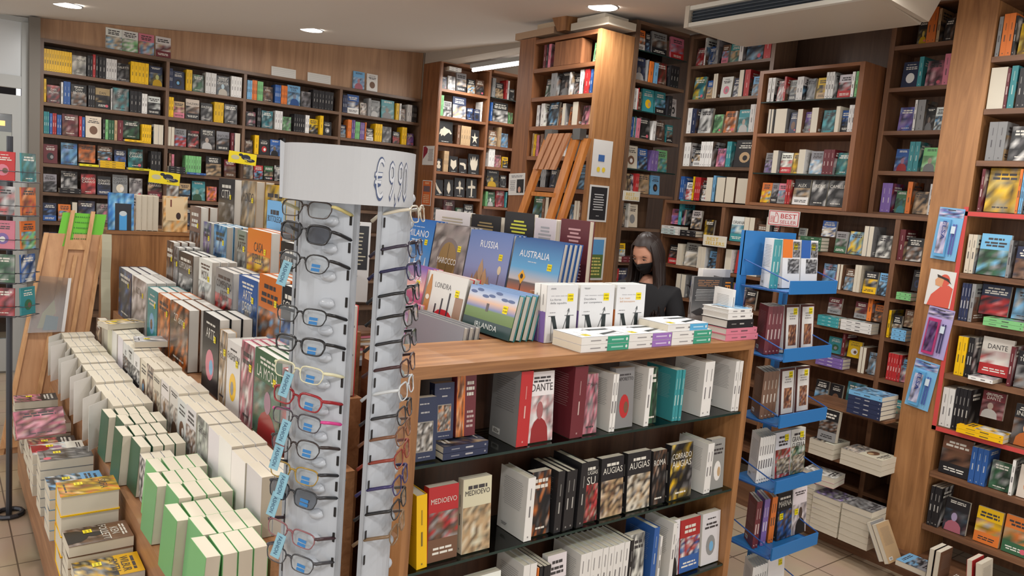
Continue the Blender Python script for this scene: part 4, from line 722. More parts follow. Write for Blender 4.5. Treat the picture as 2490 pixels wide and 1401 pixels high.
# signs on the low wall shelves
def f_best(m, P, w, h, g):
    quad(m, P, .02*w, .04*h, .98*w, .96*h, (190,60,64), .0006); quad(m, P, .045*w, .09*h, .955*w, .91*h, (222,212,210), .001)
    put_text(m, P, 'BEST', .66*w, .5*h, .3*h, .5*w, (190,44,50), o=.002); put_text(m, P, 'SELLER', .66*w, .16*h, .22*h, .52*w, (190,84,90), o=.002)
    for k in range(4): quad(m, P, .08*w, (.2+.11*k)*h, .2*w, (.28+.11*k)*h, (190,60,64), .0016); quad(m, P, .092*w, (.222+.11*k)*h, .188*w, (.258+.11*k)*h, (226,216,214), .002)
    poly(m, P, w, h, [(.2,.2),(.34,.2),(.34,.6),(.28,.85),(.22,.85),(.24,.6),(.2,.55)], (190,60,64), .0016); poly(m, P, w, h, [(.215,.23),(.325,.23),(.325,.58),(.27,.8),(.24,.8),(.26,.6),(.215,.53)], (226,216,214), .002)
sheet('bestseller_sign', T(4.325,2.872,1.853) @ RZ(-PI/2), .225, .098, 'red and white bestseller sign with a thumb on shelf edge', 'sign', f_best)
def f_bs2(m, P, w, h, g):
    quad(m, P, .03*w, .06*h, .97*w, .94*h, (216,210,190), .001)
    put_text(m, P, 'BEST', .42*w, .52*h, .3*h, .5*w, (214,176,40), o=.002); put_text(m, P, 'SELLERS', .52*w, .14*h, .3*h, .8*w, (214,176,40), o=.002)
sheet('bestseller_sign', T(4.325,3.39,1.66) @ RZ(-PI/2), .2, .075, 'small yellow lettered sign beneath the ledge, near the woman', 'sign', f_bs2)
sheet('bestseller_sign', T(3.98,3.893,1.925), .17, .07, 'small yellow lettered sign low on the corner shelves', 'sign', f_bs2)
# hanging packs and card on the broad pillar
KP = frame('K')
def pack(u, z0, z1, w, tilt, body, lab, txt, cols):
    h = z1-z0; o = empty('pencil_case_pack', KP @ T(u, -.006, (z0+z1)/2) @ RY(R(tilt)), uniq(lab), 'stationery pack', 'hanging packs on the broad pillar')
    m = MB(); m.box(-w/2, w/2, -.001, .001, -h/2, h/2, cols[0]); P = lambda x, y, q: (-w/2+x, -.001-q, -h/2+y)
    pic(m, P, .02*w, .82*h, .98*w, .98*h, [cols[0], cols[2], (210,200,220)], random.Random(3), .001); quad(m, P, .35*w, .95*h, .65*w, .965*h, (40,40,44), .002); m.build('backing_card', o, (PRINT,))
    m = MB(); m.box(-w*.36, w*.08, -.02, -.002, -h*.44, h*.28, cols[1]); Q = lambda x, y, q: (-w*.36+x, -.02-q, -h*.44+y); ww, hh = w*.44, h*.72
    pic(m, Q, .1*ww, .08*hh, .9*ww, .92*hh, [body, mix(body, (255,255,255), .2), body, mix(body, cols[2], .4)], random.Random(5), .0012)
    if txt: put_text(m, Q, txt, .4*ww, .95*hh, .34*ww, .5*hh, (40,60,130), align='l', rot=True, o=.0025)
    m.build('pencil_case', o, (GLOSS,))
    for k in range(2):
        m = MB(); m.tube([(w*(.2+.1*k), -.008, -h*.38), (w*(.2+.1*k), -.008, h*.2)], .0035, 6, cols[2]); m.build('pencil', o, (PRINT,))
    m = MB(); m.box(w*.14, w*.3, -.014, -.002, -h*.1+.12*h, h*.04+.12*h, (200,214,224)); m.build('eraser', o, (PRINT,))
    return o
pack(-1.817, 1.705, 1.975, .125, 3, (184,180,206), 'light blue pencil case pack, highest on the broad pillar', 'ELSA', ((120,176,214),(96,160,204),(90,90,160)))
pack(-1.80, 1.19, 1.455, .13, 5, (96,60,110), 'violet and pink pencil case pack below the portrait card', '', ((170,160,206),(180,60,110),(50,50,90)))
pack(-1.835, .905, 1.165, .125, 6, (184,184,210), 'light blue pencil case pack, lowest on the broad pillar', 'ELSA', ((120,176,214),(96,160,204),(70,90,160)))
def f_port(m, P, w, h, g):
    poly(m, P, w, h, [(.1,.0),(.95,.0),(.98,.55),(.8,.62),(.5,.55),(.2,.3)], (206,92,76), .001)
    ell(m, P, .62*w, .74*h, .2*w, .17*h, (206,92,76), .0012); poly(m, P, w, h, [(.3,.58),(.55,.55),(.6,.8),(.4,.84),(.26,.72)], (206,150,110), .0016)
    poly(m, P, w, h, [(.3,.88),(.5,.84),(.75,.8),(.9,.66),(.7,.74),(.5,.78),(.34,.8)], (64,54,50), .002)
sheet('portrait_card', KP @ T(-1.815,-.003,1.555) @ RY(R(3)), .13, .19, 'white card with a red-cloaked profile on the broad pillar', 'card', f_port)

# ------------------------------------------------------------------ air conditioner
AX = 3.42; ac = empty('air_conditioner', Matrix.Identity(4), uniq('cream ceiling air conditioner with dark louvred grille'), 'air conditioner')
CR = flat('cream_plastic', (206,196,180), .4); CR2 = flat('cream_plastic_light', (226,224,214), .35)
zc = 3.04
m = MB(); y0, y1 = 1.93, 3.03
m.hexa([(AX+.03,y0,2.885),(AX+.66,y0+.12,2.90),(AX+.66,y1+.1,2.90),(AX+.03,y1,2.885),(AX+.12,y0,zc),(AX+.74,y0+.12,zc),(AX+.74,y1+.1,zc),(AX+.12,y1,zc)]); m.build('casing', ac, (CR,))
m = MB(); m.box(AX-.0,AX+.03,y0,y1,2.883,2.905); m.box(AX-.0,AX+.03,y0,y1,2.975,2.998); m.build('lip', ac, (CR2,))
m = MB(); m.box(AX+.028,AX+.032,y0,y1,2.905,2.975); m.build('outlet', ac, (flat('ac_dark', (48,56,66), .5),))
for k in range(3):
    m = MB(); m.box(AX+.008,AX+.024,y0+.01,y1-.01,2.918+.018*k,2.921+.018*k); m.build('louvre', ac, (flat('ac_vane', (90,100,110), .4),))
for y_, q in ((y0-.03, y0-.001),(y1+.001, y1+.03)):
    e_ = .1 if y_ < 2.5 else .1
    m = MB(); m.hexa([(AX-.004,y_,2.88),(AX+.64,y_+e_,2.905),(AX+.64,q+e_,2.905),(AX-.004,q,2.88),(AX-.004,y_,3.0),(AX+.74,y_+e_,zc),(AX+.74,q+e_,zc),(AX-.004,q,3.0)]); m.build('end_cap', ac, (CR,))
# toy on the ladder bookcase top shelf
# ------------------------------------------------------------------ woman in black
exec_person = True

# ------------------------------------------------------------------ the woman with the black mask
WP = T(3.365,3.085,0) @ RZ(-R(70))          # local -y is where she faces
SK = newmat('skin', .55, lin((196,142,116)));
pr = empty('person', WP, uniq('woman in black T-shirt and black face mask looking down'), 'person')
def skin_mesh(V, E, root=0):
    me = bpy.data.meshes.new('tmp'); me.from_pydata([v[:3] for v in V], E, []); o = bpy.data.objects.new('tmp', me); C.objects.link(o)
    o.modifiers.new('s', 'SKIN'); 
    for i, v in enumerate(V): me.skin_vertices[0].data[i].radius = (v[3], v[4] if len(v) > 4 else v[3]) if True else 0; 
    me.skin_vertices[0].data[root].use_root = True
    sb = o.modifiers.new('u', 'SUBSURF'); sb.levels = 2; sb.render_levels = 2
    bpy.context.view_layer.update(); dg = bpy.context.evaluated_depsgraph_get(); ev = o.evaluated_get(dg).to_mesh()
    r_ = ([tuple(v.co) for v in ev.vertices], [tuple(p.vertices) for p in ev.polygons]); o.evaluated_get(dg).to_mesh_clear(); bpy.data.objects.remove(o); return r_
# skeleton: x, y, z, radius x, radius y
V = [(0,0,.93,.15,.11),(0,0,1.08,.125,.095),(0,-.005,1.22,.145,.10),(0,.0,1.33,.13,.085),(0,.01,1.395,.055,.055),(0,.002,1.47,.048,.05),
     (.09,0,.86,.085),(.10,.0,.48,.055),(.10,.02,.10,.038),(.10,-.08,.04,.035),(.10,-.15,.03,.028),
     (-.09,0,.86,.085),(-.10,.0,.48,.055),(-.10,.02,.10,.038),(-.10,-.08,.04,.035),(-.10,-.15,.03,.028),
     (.155,.005,1.345,.052),(.19,.01,1.20,.043),(.205,-.0,1.08,.036),(.17,-.16,1.02,.028),(.12,-.24,1.0,.023),
     (-.155,.005,1.345,.052),(-.19,.01,1.20,.043),(-.205,-.0,1.08,.036),(-.17,-.16,1.02,.028),(-.12,-.24,1.0,.023)]
E_ = [(0,1),(1,2),(2,3),(3,4),(4,5),(0,6),(6,7),(7,8),(8,9),(9,10),(0,11),(11,12),(12,13),(13,14),(14,15),(3,16),(16,17),(17,18),(18,19),(19,20),(3,21),(21,22),(22,23),(23,24),(24,25)]
for sx, wr in ((1, 20), (-1, 25)):           # palm and fingers
    p = len(V); V.append((sx*.10,-.285,.992,.026,.014)); E_.append((wr, p))
    for fx, fl, dz in ((-.022,.075,0),(-.008,.085,.002),(.007,.08,.002),(.02,.065,0)):
        a = len(V); V += [(sx*.10+fx,-.32,.99,.0085),(sx*.10+fx*1.1,-.32-fl*.5,.982,.008),(sx*.10+fx*1.1,-.32-fl*.9,.962+dz,.007)]; E_ += [(p, a),(a, a+1),(a+1, a+2)]
    a = len(V); V += [(sx*.10-sx*.035,-.29,.985,.009),(sx*.10-sx*.055,-.325,.975,.008)]; E_ += [(p, a),(a, a+1)]
bv, bf = skin_mesh(V, E_)
# head in its own axes, tipped forward
HM = T(0,-.004,1.475) @ RZ(-R(10)) @ RX(R(22))      # tips the face down
def headpt(th, ph):
    x = math.cos(ph)*math.cos(th); y = math.cos(ph)*math.sin(th); z = math.sin(ph)
    X, Y, Z = .073*x, .094*y, .115*z+.115
    if y < 0: Y *= .93
    if Z < .09: k = (.09-Z)/.09; X *= 1-.36*k; Y = Y*(1-.22*k)-(.012*k if y < 0 else -.02*k*0)
    # face relief
    if y < -.3:
        Y -= .016*math.exp(-((X/.011)**2)-((Z-.085)/.018)**2)+.008*math.exp(-((X/.009)**2)-((Z-.105)/.02)**2)
        for s in (-1, 1): Y += .009*math.exp(-(((X-s*.031)/.016)**2)-((Z-.118)/.013)**2)
        Y -= .004*math.exp(-((Z-.137)/.01)**2)*math.exp(-(X/.05)**2)
        Y -= .006*math.exp(-((X/.02)**2)-((Z-.052)/.008)**2)+.004*math.exp(-((X/.02)**2)-((Z-.018)/.014)**2)
    return HM @ Vector((X, Y, Z))
nt_, np_ = 40, 28; hv, hf = [], []
for j in range(np_+1):
    ph = -PI/2+.02+(PI-.04)*j/np_
    for i in range(nt_): hv.append(tuple(headpt(2*PI*i/nt_, ph)))
for j in range(np_):
    for i in range(nt_): hf.append((j*nt_+i, j*nt_+(i+1) % nt_, (j+1)*nt_+(i+1) % nt_, (j+1)*nt_+i))
hf.append(tuple(range(nt_-1, -1, -1))); hf.append(tuple(np_*nt_+i for i in range(nt_)))
ev_, ef_ = [], []
for s in (-1, 1):
    b = len(ev_)
    for j in range(5):
        for i in range(8):
            ph = -PI/2*.95+PI*.95*j/4; t = 2*PI*i/8; ev_.append(tuple(HM @ Vector((s*(.074+.008*math.cos(ph)*math.cos(t)), .008+.017*math.cos(ph)*math.sin(t), .105+.03*math.sin(ph)))))
    for j in range(4):
        for i in range(8): ef_.append((b+j*8+i, b+j*8+(i+1) % 8, b+(j+1)*8+(i+1) % 8, b+(j+1)*8+i))
    ef_.append(tuple(b+i for i in range(7,-1,-1))); ef_.append(tuple(b+32+i for i in range(8)))
allv = bv+hv+ev_; o1, o2 = len(bv), len(bv)+len(hv)
me = bpy.data.meshes.new('body'); me.from_pydata(allv, [], bf+[tuple(i+o1 for i in q) for q in hf]+[tuple(i+o2 for i in q) for q in ef_]); me.materials.append(SK)
bo = bpy.data.objects.new('tmpb', me); C.objects.link(bo)
rm = bo.modifiers.new('r', 'REMESH'); rm.mode = 'VOXEL'; rm.voxel_size = .0055; rm.use_smooth_shade = True
smo = bo.modifiers.new('m', 'SMOOTH'); smo.iterations = 3; smo.factor = .4
bpy.context.view_layer.update(); dg = bpy.context.evaluated_depsgraph_get(); fin = bpy.data.meshes.new_from_object(bo.evaluated_get(dg)); fin.name = 'body'; bpy.data.objects.remove(bo)
fin.materials.clear(); fin.materials.append(SK); body = bpy.data.objects.new('body', fin); C.objects.link(body); body.parent = pr
def loft(rings, n, name, mat, parent=pr, close=(True, True), smooth=True, mb=None, bld=True):
    """rings: (centre, rx, ry, rot-matrix or None)"""
    m = mb or MB(); b = len(m.v)
    for c, rx, ry, *q in rings:
        A4 = q[0] if q else None
        for i in range(n):
            v = Vector((rx*math.cos(2*PI*i/n), ry*math.sin(2*PI*i/n), 0)); v = (A4 @ v) if A4 else v; m.v.append(tuple(Vector(c)+v))
    for j in range(len(rings)-1):
        for i in range(n): m.f.append((b+j*n+i, b+j*n+(i+1) % n, b+(j+1)*n+(i+1) % n, b+(j+1)*n+i)); m.m.append(0); m.c += [lin((0,0,0))]*4
    for e, idx in ((close[0], 0), (close[1], len(rings)-1)):
        if e: m.f.append(tuple(b+idx*n+i for i in (range(n) if idx else reversed(range(n))))); m.m.append(0); m.c += [lin((0,0,0))]*n
    return m.build(name, parent, (mat,), smooth=smooth) if bld else m
BLK = newmat('black_cotton', .85, lin((26,26,29))); JN = newmat('dark_trousers', .85, lin((36,38,46)))
# T-shirt: trunk and two short sleeves
tv_, tf_ = skin_mesh([(0,0,.90,.166,.128),(0,0,1.08,.146,.116),(0,-.005,1.22,.164,.122),(0,.0,1.335,.165,.115),(0,.006,1.41,.078,.074),(.150,.005,1.345,.082),(.188,.01,1.24,.06),(.2,.006,1.155,.058),(-.150,.005,1.345,.082),(-.188,.01,1.24,.06),(-.2,.006,1.155,.058)], [(0,1),(1,2),(2,3),(3,4),(3,5),(5,6),(6,7),(3,8),(8,9),(9,10)])
me = bpy.data.meshes.new('t_shirt'); me.from_pydata(tv_, [], tf_); me.materials.append(BLK); me.polygons.foreach_set('use_smooth', [True]*len(me.polygons)); to = bpy.data.objects.new('t_shirt', me); C.objects.link(to); to.parent = pr
m = MB()
loft([((0,0,.86),.172,.13),((0,0,.95),.175,.132),((0,0,1.08),.15,.118),((0,-.006,1.2),.172,.125),((0,0,1.3),.178,.112),((0,.0,1.355),.17,.098),((0,.004,1.395),.115,.08),((0,.006,1.425),.076,.066),((0,.006,1.44),.066,.06)], 28, '', None, mb=m, bld=False, close=(False, False))
for s in (-1, 1):
    A4 = RY(R(s*18)).to_3x3()
    loft([((s*.09,.002,1.365),.072,.072,RY(R(s*62)).to_3x3()),((s*.16,.004,1.335),.07,.068,RY(R(s*42)).to_3x3()),((s*.195,.007,1.26),.062,.062,A4),((s*.212,.01,1.175),.062,.062,A4)], 18, '', None, mb=m, bld=False, close=(False, False))
m = MB()
loft([((0,0,.97),.168,.125),((0,0,.88),.175,.13),((0,0,.82),.178,.125)], 24, '', None, mb=m, bld=False, close=(False, True))
for s in (-1, 1): loft([((s*.088,0,.86),.09,.10),((s*.10,0,.5),.07,.072),((s*.10,.02,.12),.062,.06)], 16, '', None, mb=m, bld=False, close=(False, False))
m.build('trousers', pr, (JN,), smooth=True)
for s in (-1, 1): loft([((s*.10,.03,.015),.045,.05),((s*.10,-.05,.015),.05,.13),((s*.10,-.05,.06),.045,.12),((s*.10,.0,.10),.04,.06)], 14, 'shoe', BLK)
# tattoo on her upper arm and forearm
TT = newmat('tattoo_ink', .6, lin((52,44,46)))
tb = MB()
for k, (zz, w_, hh) in enumerate(((1.175,.016,.006),(1.16,.024,.005),(1.145,.018,.012),(1.125,.022,.005),(1.11,.012,.01))):
    for q in range(3):
        a = R(-150+38*q+9*k); pts = [( .199+.0455*math.cos(a+d), .008+.0455*math.sin(a+d), zz+e) for d, e in ((-w_*7,-hh/2),(w_*7,-hh/2),(w_*5,hh/2),(-w_*5,hh/2))]; tb.face(pts, (0,0,0))
tb.build('tattoo', pr, (TT,))
# mask
MK = newmat('black_mask', .8, lin((20,20,22))); m = MB(); nn, mm_ = 16, 9; off = .006
for side, sg in ((1, 0), (0, 1)):
    pass
g = [[None]*(nn+1) for _ in range(mm_+1)]
for j in range(mm_+1):
    for i in range(nn+1):
        th = -PI/2+(i/nn-.5)*2.15; z_ = .004+.089*j/mm_+(.004*(1-abs(i/nn-.5)*2) if j == mm_ else 0)
        ph = math.asin(max(-.99, min(.99, (z_-.115)/.115))); p = headpt(th, ph); c_ = HM @ Vector((0, 0, z_)); d = (p-c_); d2 = d.normalized()*off
        bul = .010*math.exp(-((i/nn-.5)*5)**2)*(1-abs(j/mm_-.55)); g[j][i] = p+d2+d.normalized()*bul
for j in range(mm_):
    for i in range(nn): m.face([g[j][i], g[j][i+1], g[j+1][i+1], g[j+1][i]], (0,0,0)); m.face([v-(HM.to_3x3() @ Vector((0,-.002,0))) for v in (g[j+1][i], g[j+1][i+1], g[j][i+1], g[j][i])], (0,0,0))
mk = m.build('face_mask', pr, (MK,), smooth=True)
for s in (0, nn):
    for j in (1, mm_-1): 
        m = MB(); e = HM @ Vector(((1 if s else -1)*.078, .012, .1)); m.tube([g[j][s], (g[j][s]+e)/2+Vector((0,0,.001)), e], .0014, 5); m.build('ear_loop', mk, (MK,))
# eyes, lids, brows
EW_ = newmat('eye_white', .3, lin((206,200,196))); ED = newmat('eye_iris', .2, lin((44,28,22))); BR_ = newmat('brow', .8, lin((50,34,28)))
for s in (-1, 1):
    c0 = HM @ Vector((s*.031, -.0735, .118)); X_ = HM.to_3x3() @ Vector((1,0,0)); Z_ = HM.to_3x3() @ Vector((0,0,1)); Y_ = HM.to_3x3() @ Vector((0,-1,0))
    m = MB(); m.face([c0+Y_*.004+X_*(.014*math.cos(t))+Z_*(.0034*math.sin(t)-.0035) for t in [2*PI*k/12 for k in range(12)]], (0,0,0)); m.build('eye', pr, (EW_,))
    m = MB(); m.face([c0+Y_*.005+X_*(.0055*math.cos(t))+Z_*(.0032*math.sin(t)-.0042) for t in [2*PI*k/10 for k in range(10)]], (0,0,0)); m.build('iris', pr, (ED,))
    m = MB(); m.tube([c0+Y_*.0045+X_*(.016*math.cos(t))+Z_*(.0036*math.sin(t)-.0030) for t in [PI*k/6 for k in range(7)]], .0013, 5); m.build('upper_lid', pr, (BR_,))
    m = MB(); m.tube([c0+Y_*(.006-.002*abs(k-2))+X_*(s*(-.016+.009*k))+Z_*(.0145+(.003 if k in (1,2) else 0)) for k in range(5)], [.0018,.0026,.0026,.002,.001], 5); m.build('eyebrow', pr, (BR_,))
# long straight dark hair: cap and two falling curtains built of locks
HR = newmat('dark_brown_hair', .5, lin((40,28,24))); HR2 = newmat('brown_hair_ends', .5, lin((74,50,40))); m = MB(); rg = random.Random(2)
for j in range(13):
    pass
b = len(m.v); nj, ni = 12, 36
def cap(th, ph, k=1.0):
    x = math.cos(ph)*math.cos(th); y = math.cos(ph)*math.sin(th); z = math.sin(ph); return HM @ Vector((.083*x*k, (.106*y+.006)*k, .128*z+.117))
for j in range(nj+1):
    for i in range(ni):
        th = 2*PI*i/ni; fr_ = max(0, -math.sin(th)); lo = -.35+1.02*min(1, max(0, fr_-.12)*1.5)
        ph = lo+(PI/2-.02-lo)*j/nj; m.v.append(tuple(cap(th, ph)))
for j in range(nj):
    for i in range(ni): m.f.append((b+j*ni+i, b+j*ni+(i+1) % ni, b+(j+1)*ni+(i+1) % ni, b+(j+1)*ni+i)); m.m.append(0); m.c += [lin((0,0,0))]*4
m.build('hair', pr, (HR,), smooth=True)
m = MB()
for k in range(76):
    th = R(-28)+R(236)*k/75+rg.uniform(-.03,.03); s = math.cos(th); top = cap(th, 1.25+rg.uniform(-.1,.1), .99); mi0 = cap(th, .5, 1.0); mid = cap(th, -.1, 1.03); 
    front = math.sin(th) < -.2
    low = Vector((mid.x*1.12+rg.uniform(-.008,.008), mid.y*(1.0)+.012+rg.uniform(-.008,.008), 1.42+rg.uniform(-.01,.01))); low.y = max(low.y, -.05)
    end = Vector((low.x*1.08+(.02 if s > 0 else -.02)*(abs(s) > .4), min(low.y-.035*(1 if abs(s) > .55 else -1.0), .13), 1.22+rg.uniform(-.03,.05)))
    if abs(s) > .5: end.y = -.10+rg.uniform(-.02,.03); end.x = (.105+rg.uniform(-.03,.03))*(1 if s > 0 else -1)
    m.tube([top, mi0, mid, (mid+low)/2, low, (low+end)/2, end], [.004,.0085,.011,.0125,.0125,.010,.003], 6)
m.build('hair_locks', pr, (HR,), smooth=True)
# black shoulder bag
bg = empty('shoulder_bag', WP @ T(.31,.05,1.13), uniq('black leather shoulder bag hanging under her arm'), 'bag'); LE = newmat('black_leather', .4, lin((30,32,36)))
m = MB(); P8 = [(-.035,-.17,-.12),(.04,-.17,-.12),(.04,.17,-.12),(-.035,.17,-.12),(-.02,-.15,.13),(.02,-.15,.13),(.02,.15,.13),(-.02,.15,.13)]; m.hexa(P8); bd = m.build('bag_body', bg, (LE,))
bv_ = bd.modifiers.new('b', 'BEVEL'); bv_.width = .012; bv_.segments = 3
for s in (-1, 1):
    m = MB(); m.tube([(s*.018,-.09,.11),(s*.014-.02,-.07,.2),(-.07,-.03,.285),(-.09,.0,.296),(-.07,.03,.285),(s*.014-.02,.07,.2),(s*.018,.09,.11)], .005, 6); m.build('strap', bg, (LE,), smooth=True)
m = MB(); m.tube([(.03+.012*math.cos(t), -.10, .02+.012*math.sin(t)) for t in [2*PI*k/12 for k in range(12)]], .0025, 5, closed=True); m.build('metal_ring', bg, (flat('chrome', (190,190,195), .2, .9),))

# ------------------------------------------------------------------ stepped island of paperbacks and art books
isl = empty('display_island', Matrix.Identity(4), uniq('long stepped wooden display island covered in books'), 'display table')
STEPS = [(.378,.575,1.75,5.0,.345),(.576,.79,1.75,5.36,.598),(.791,.957,2.1,5.2,.728),(.958,1.138,2.28,5.6,.888),(1.139,1.298,2.58,5.45,1.048),(1.299,1.478,2.98,5.4,1.218),(1.479,1.80,3.86,5.42,1.418)]
for x0, x1, y0, y1, z in STEPS:
    m = MB(); m.box(x0, x1, y0, y1, .0 if x0 > .38 else .06, z); m.build('step', isl, (WDI['Y'],))
def XF(x): return T(x, 0, 0) @ RZ(-PI/2)
def arow(x, base, items, dep, word):
    for k, (ya, yb, zt, t, n, cc, ti, stk, lab) in enumerate(items):
        w = ya-yb-.004; h = zt-base; first = None; g = 'copies of the '+lab+' art book' if n > 1 else None
        for i in range(n):
            M4 = XF(x) @ T(-(ya+yb)/2, .008+t/2+i*(t+.004), base+.001)
            L = ('front copy of %s art book on the %s row' if i == 0 else 'copy of %s art book, '+(ORD[i+1])+' from front, %s row') % (lab, word)
            if first is None: first = hero_book('art_book', M4, w, h, t, cc[0], cc[1], sum(map(ord, lab)), uniq(L), g, ti, style=stk, sticker=(.78,.72), pages=PAGEW, gloss=True)
            else:
                o = copy_tree(first); o.matrix_world = M4; tag(o, uniq(L), 'book', g)
                for ch in list(o.children):
                    if ch.name.startswith('price_sticker'): bpy.data.objects.remove(ch)
arow(.958, .889, [(5.47,5.08,1.20,.05,3,'db','',1,'navy starry'),(5.06,4.67,1.20,.05,3,'we','NUOVA',1,'white collage'),(4.63,4.40,1.187,.05,3,'ts','',2,'teal'),
  (4.375,4.125,1.19,.05,3,'on','',1,'orange sketch'),(4.10,3.76,1.195,.05,3,'no','27 anni',1,'orange collage'),(3.52,3.275,1.235,.045,3,'kp','ARTE',2,'black pink'),
  (3.262,3.165,1.20,.04,1,'aw','UNA VOLTA',1,'tan crafts'),(3.157,2.985,1.18,.05,3,'wy','FASHION',2,'white fashion'),(2.975,2.83,1.21,.03,4,'pw','',1,'pink edged'),
  (2.815,2.54,1.216,.032,4,'gr','LA MODA',4,'green and red'),(2.53,2.3,1.2,.03,4,'rk','',1,'scarlet')], .15, 'lowest')
arow(1.139, 1.049, [(5.01,4.85,1.42,.04,3,'nk','',1,'dusky'),(4.84,4.735,1.40,.04,3,'ek','',1,'slate'),(4.72,4.41,1.387,.04,3,'ke','SUPPONIAMO',0,'black lettered'),
  (4.29,4.05,1.394,.04,3,'we','MODA',4,'black and white MODA'.lower().replace(' moda',' style')),(3.98,3.70,1.38,.04,3,'er','COMPENDIO ARTE',0,'red lettered collage'),(3.61,3.35,1.388,.04,3,'bw','ARTE DECO',4,'blue statue'),
  (3.33,3.06,1.43,.04,3,'on','',0,'copper photograph'),(3.05,2.82,1.42,.04,3,'kb','SCHIELE',0,'black and blue'),(2.81,2.6,1.4,.04,3,'rs','',1,'bright red')], .15, 'second')
arow(1.299, 1.219, [(5.13,4.89,1.635,.05,2,'nk','',0,'bronze'),(4.82,4.66,1.557,.04,3,'ev','',1,'lilac grey'),(4.60,4.36,1.557,.04,3,'sb','',1,'sky blue dancers'),(4.17,4.02,1.56,.04,3,'ek','ARTE',4,'grey figure'),
  (3.999,3.655,1.583,.05,2,'oy','CASA BELLA',3,'orange striped'),(3.52,3.25,1.56,.05,2,'kw','ARCHI',0,'black white portrait'),(3.24,3.0,1.54,.04,3,'we','',1,'pale grey')], .15, 'third')
arow(1.479, 1.419, [(5.38,5.18,1.62,.05,2,'nk','',1,'umber'),(5.16,4.83,1.82,.05,2,'ke','CITTA',0,'tall dark city'),(4.70,4.43,1.82,.05,2,'ae','MONDO',1,'tall tan world'),(4.28,3.95,1.81,.05,2,'ya','',1,'tall yellow map')], .2, 'highest')
o = hero_book('art_book', XF(1.445) @ T(-4.015,.012,1.42) @ T(0,0,-.2), .24, .51, .012, 's', 'w', 77, uniq('pale blue bottle catalogue standing before the tall yellow map'), None, 'BOTTOLEGA', style=0)
# white paperbacks in columns of copies
def columns(x, base, y_from, y_to, segs, word, step=.143):
    y = y_from; k = 0
    for (n, cc, h, t, cp, op, ti, lab) in segs:
        for j in range(n):
            if y-step < y_to: return
            k += 1; first = None; g = 'copies of one paperback, column %s of the %s row' % (ORD[k], word); hj = h+.006*math.sin(k*2.3)
            for i in range(cp):
                M4 = XF(x+.003*math.sin(k*1.7)-(.034*(k % 2) if cc[0] in 'lg' else 0)) @ T(-(y-step/2), .012+t/2+i*(t+.0012), base+.001)
                if i == 0 and cc[0] in 'lg': M4 = M4 @ T(0,-.019,.0026) @ RX(-R(4)) @ RZ(R(2))
                L = ('%s paperback, front of %s column, %s paperback row' if i == 0 else '%s paperback, '+ORD[i+1]+' back in %s column, %s paperback row') % (lab, ORD[k], word)
                if i == 0 or op: 
                    q = hero_book('paperback_book', M4, step-.004, hj, t-.0012, cc[0], cc[1], k*31+i, uniq(L), g, ti if i == 0 else '', hard=False, openang=op if i == 0 else 0, style=9 if cc[0] == 'l' else None if ti or cc[1] in 'kn' else 9)
                    if i == 0 and not op: first = q
                    if i == 1: first = q
                else:
                    q = copy_tree(first); q.matrix_world = M4; tag(q, uniq(L), 'book', g)
                if i == 1: op = 0
            op = segs[0][5] if False else 0 if not lab.startswith('white') else (40 if word == 'outer' else 0)*(1 if k % 3 else .45)
            y -= step
columns(.609, .599, 5.33, 1.9, [(12,'ww',.2,.04,4,34,'','white'),(4,'gw',.2,.04,4,0,'','green'),(1,'wk',.17,.035,3,0,'A','black lettered'),(8,'lc',.202,.042,4,0,'','pale green')], 'outer')
columns(.792, .729, 5.0, 2.2, [(2,'cr',.2,.045,3,0,'','cream'),(2,'wb',.2,.04,3,0,'','starred white'),(3,'wk',.2,.04,3,0,'RO','white lettered'),(3,'cn',.2,.04,3,0,'','ivory'),(4,'wn',.2,.04,3,0,'','white pictured'),(1,'we',.2,.04,3,0,'SHOAH','grey pictured'),(6,'wm',.2,.04,3,0,'','white spined')], 'inner', .145)
for k, (px_, tilt, c1, c2, lab) in enumerate((((0.891, 4.747, 0.950), 12, 'c', 'y', 'cream-edged flat book lying across the inner row, far end'), ((0.958, 4.228, 0.950), -8, 'w', 'e', 'white flat book lying across the inner row, beside teal book'))):
    hero_book('paperback_book', T(px_[0]-.055, px_[1], .955) @ RZ(R(tilt)) @ Matrix(((0,0,1,0),(-1,0,0,0),(0,-1,0,0),(0,0,0,1))) @ T(0,0,-.08), .14, .2, .03, c1, c2, 880+k, uniq(lab), None, hard=False, sticker=(.5,.3))
# flat piles along the outer ledge
def pile(x, y, zt, n, t, L, w, cc, sd, lab, rot=0, ti='', z0=.347, pages=PAGES, hard=False, name='paperback_book'):
    """books lying with their long side along X; y is the side nearest the camera"""
    t0 = (zt-z0)/n; L -= .012
    Bm = Matrix(((0,0,1,0),(-1,0,0,0),(0,-1,0,0),(0,0,0,1)))     # local z -> +x, x -> -y, y -> -z
    first = None; g = 'books in the pile of '+lab+' books'
    for i in range(n):
        M4 = T(x, y+w/2, z0+t0*(i+.5)) @ RZ(R(rot+(1.2*math.sin(i*2+sd)))) @ Bm
        L1 = ('%s book, topmost of its flat pile on the outer ledge' if i == n-1 and n > 1 else '%s book lying flat on the outer ledge' if n == 1 else '%s book, '+('lowest' if i == 0 else ORD[i+1]+' up')+' in its flat pile on outer ledge') % lab
        if first is None: first = hero_book(name, M4, w, L, t0-.001, cc[0], cc[1], sd, uniq(L1), g if n > 1 else None, ti, hard=hard, sticker=(.3,.35), gloss=True, pages=pages)
        else: 
            q = copy_tree(first); q.matrix_world = M4; tag(q, uniq(L1), 'book', g)
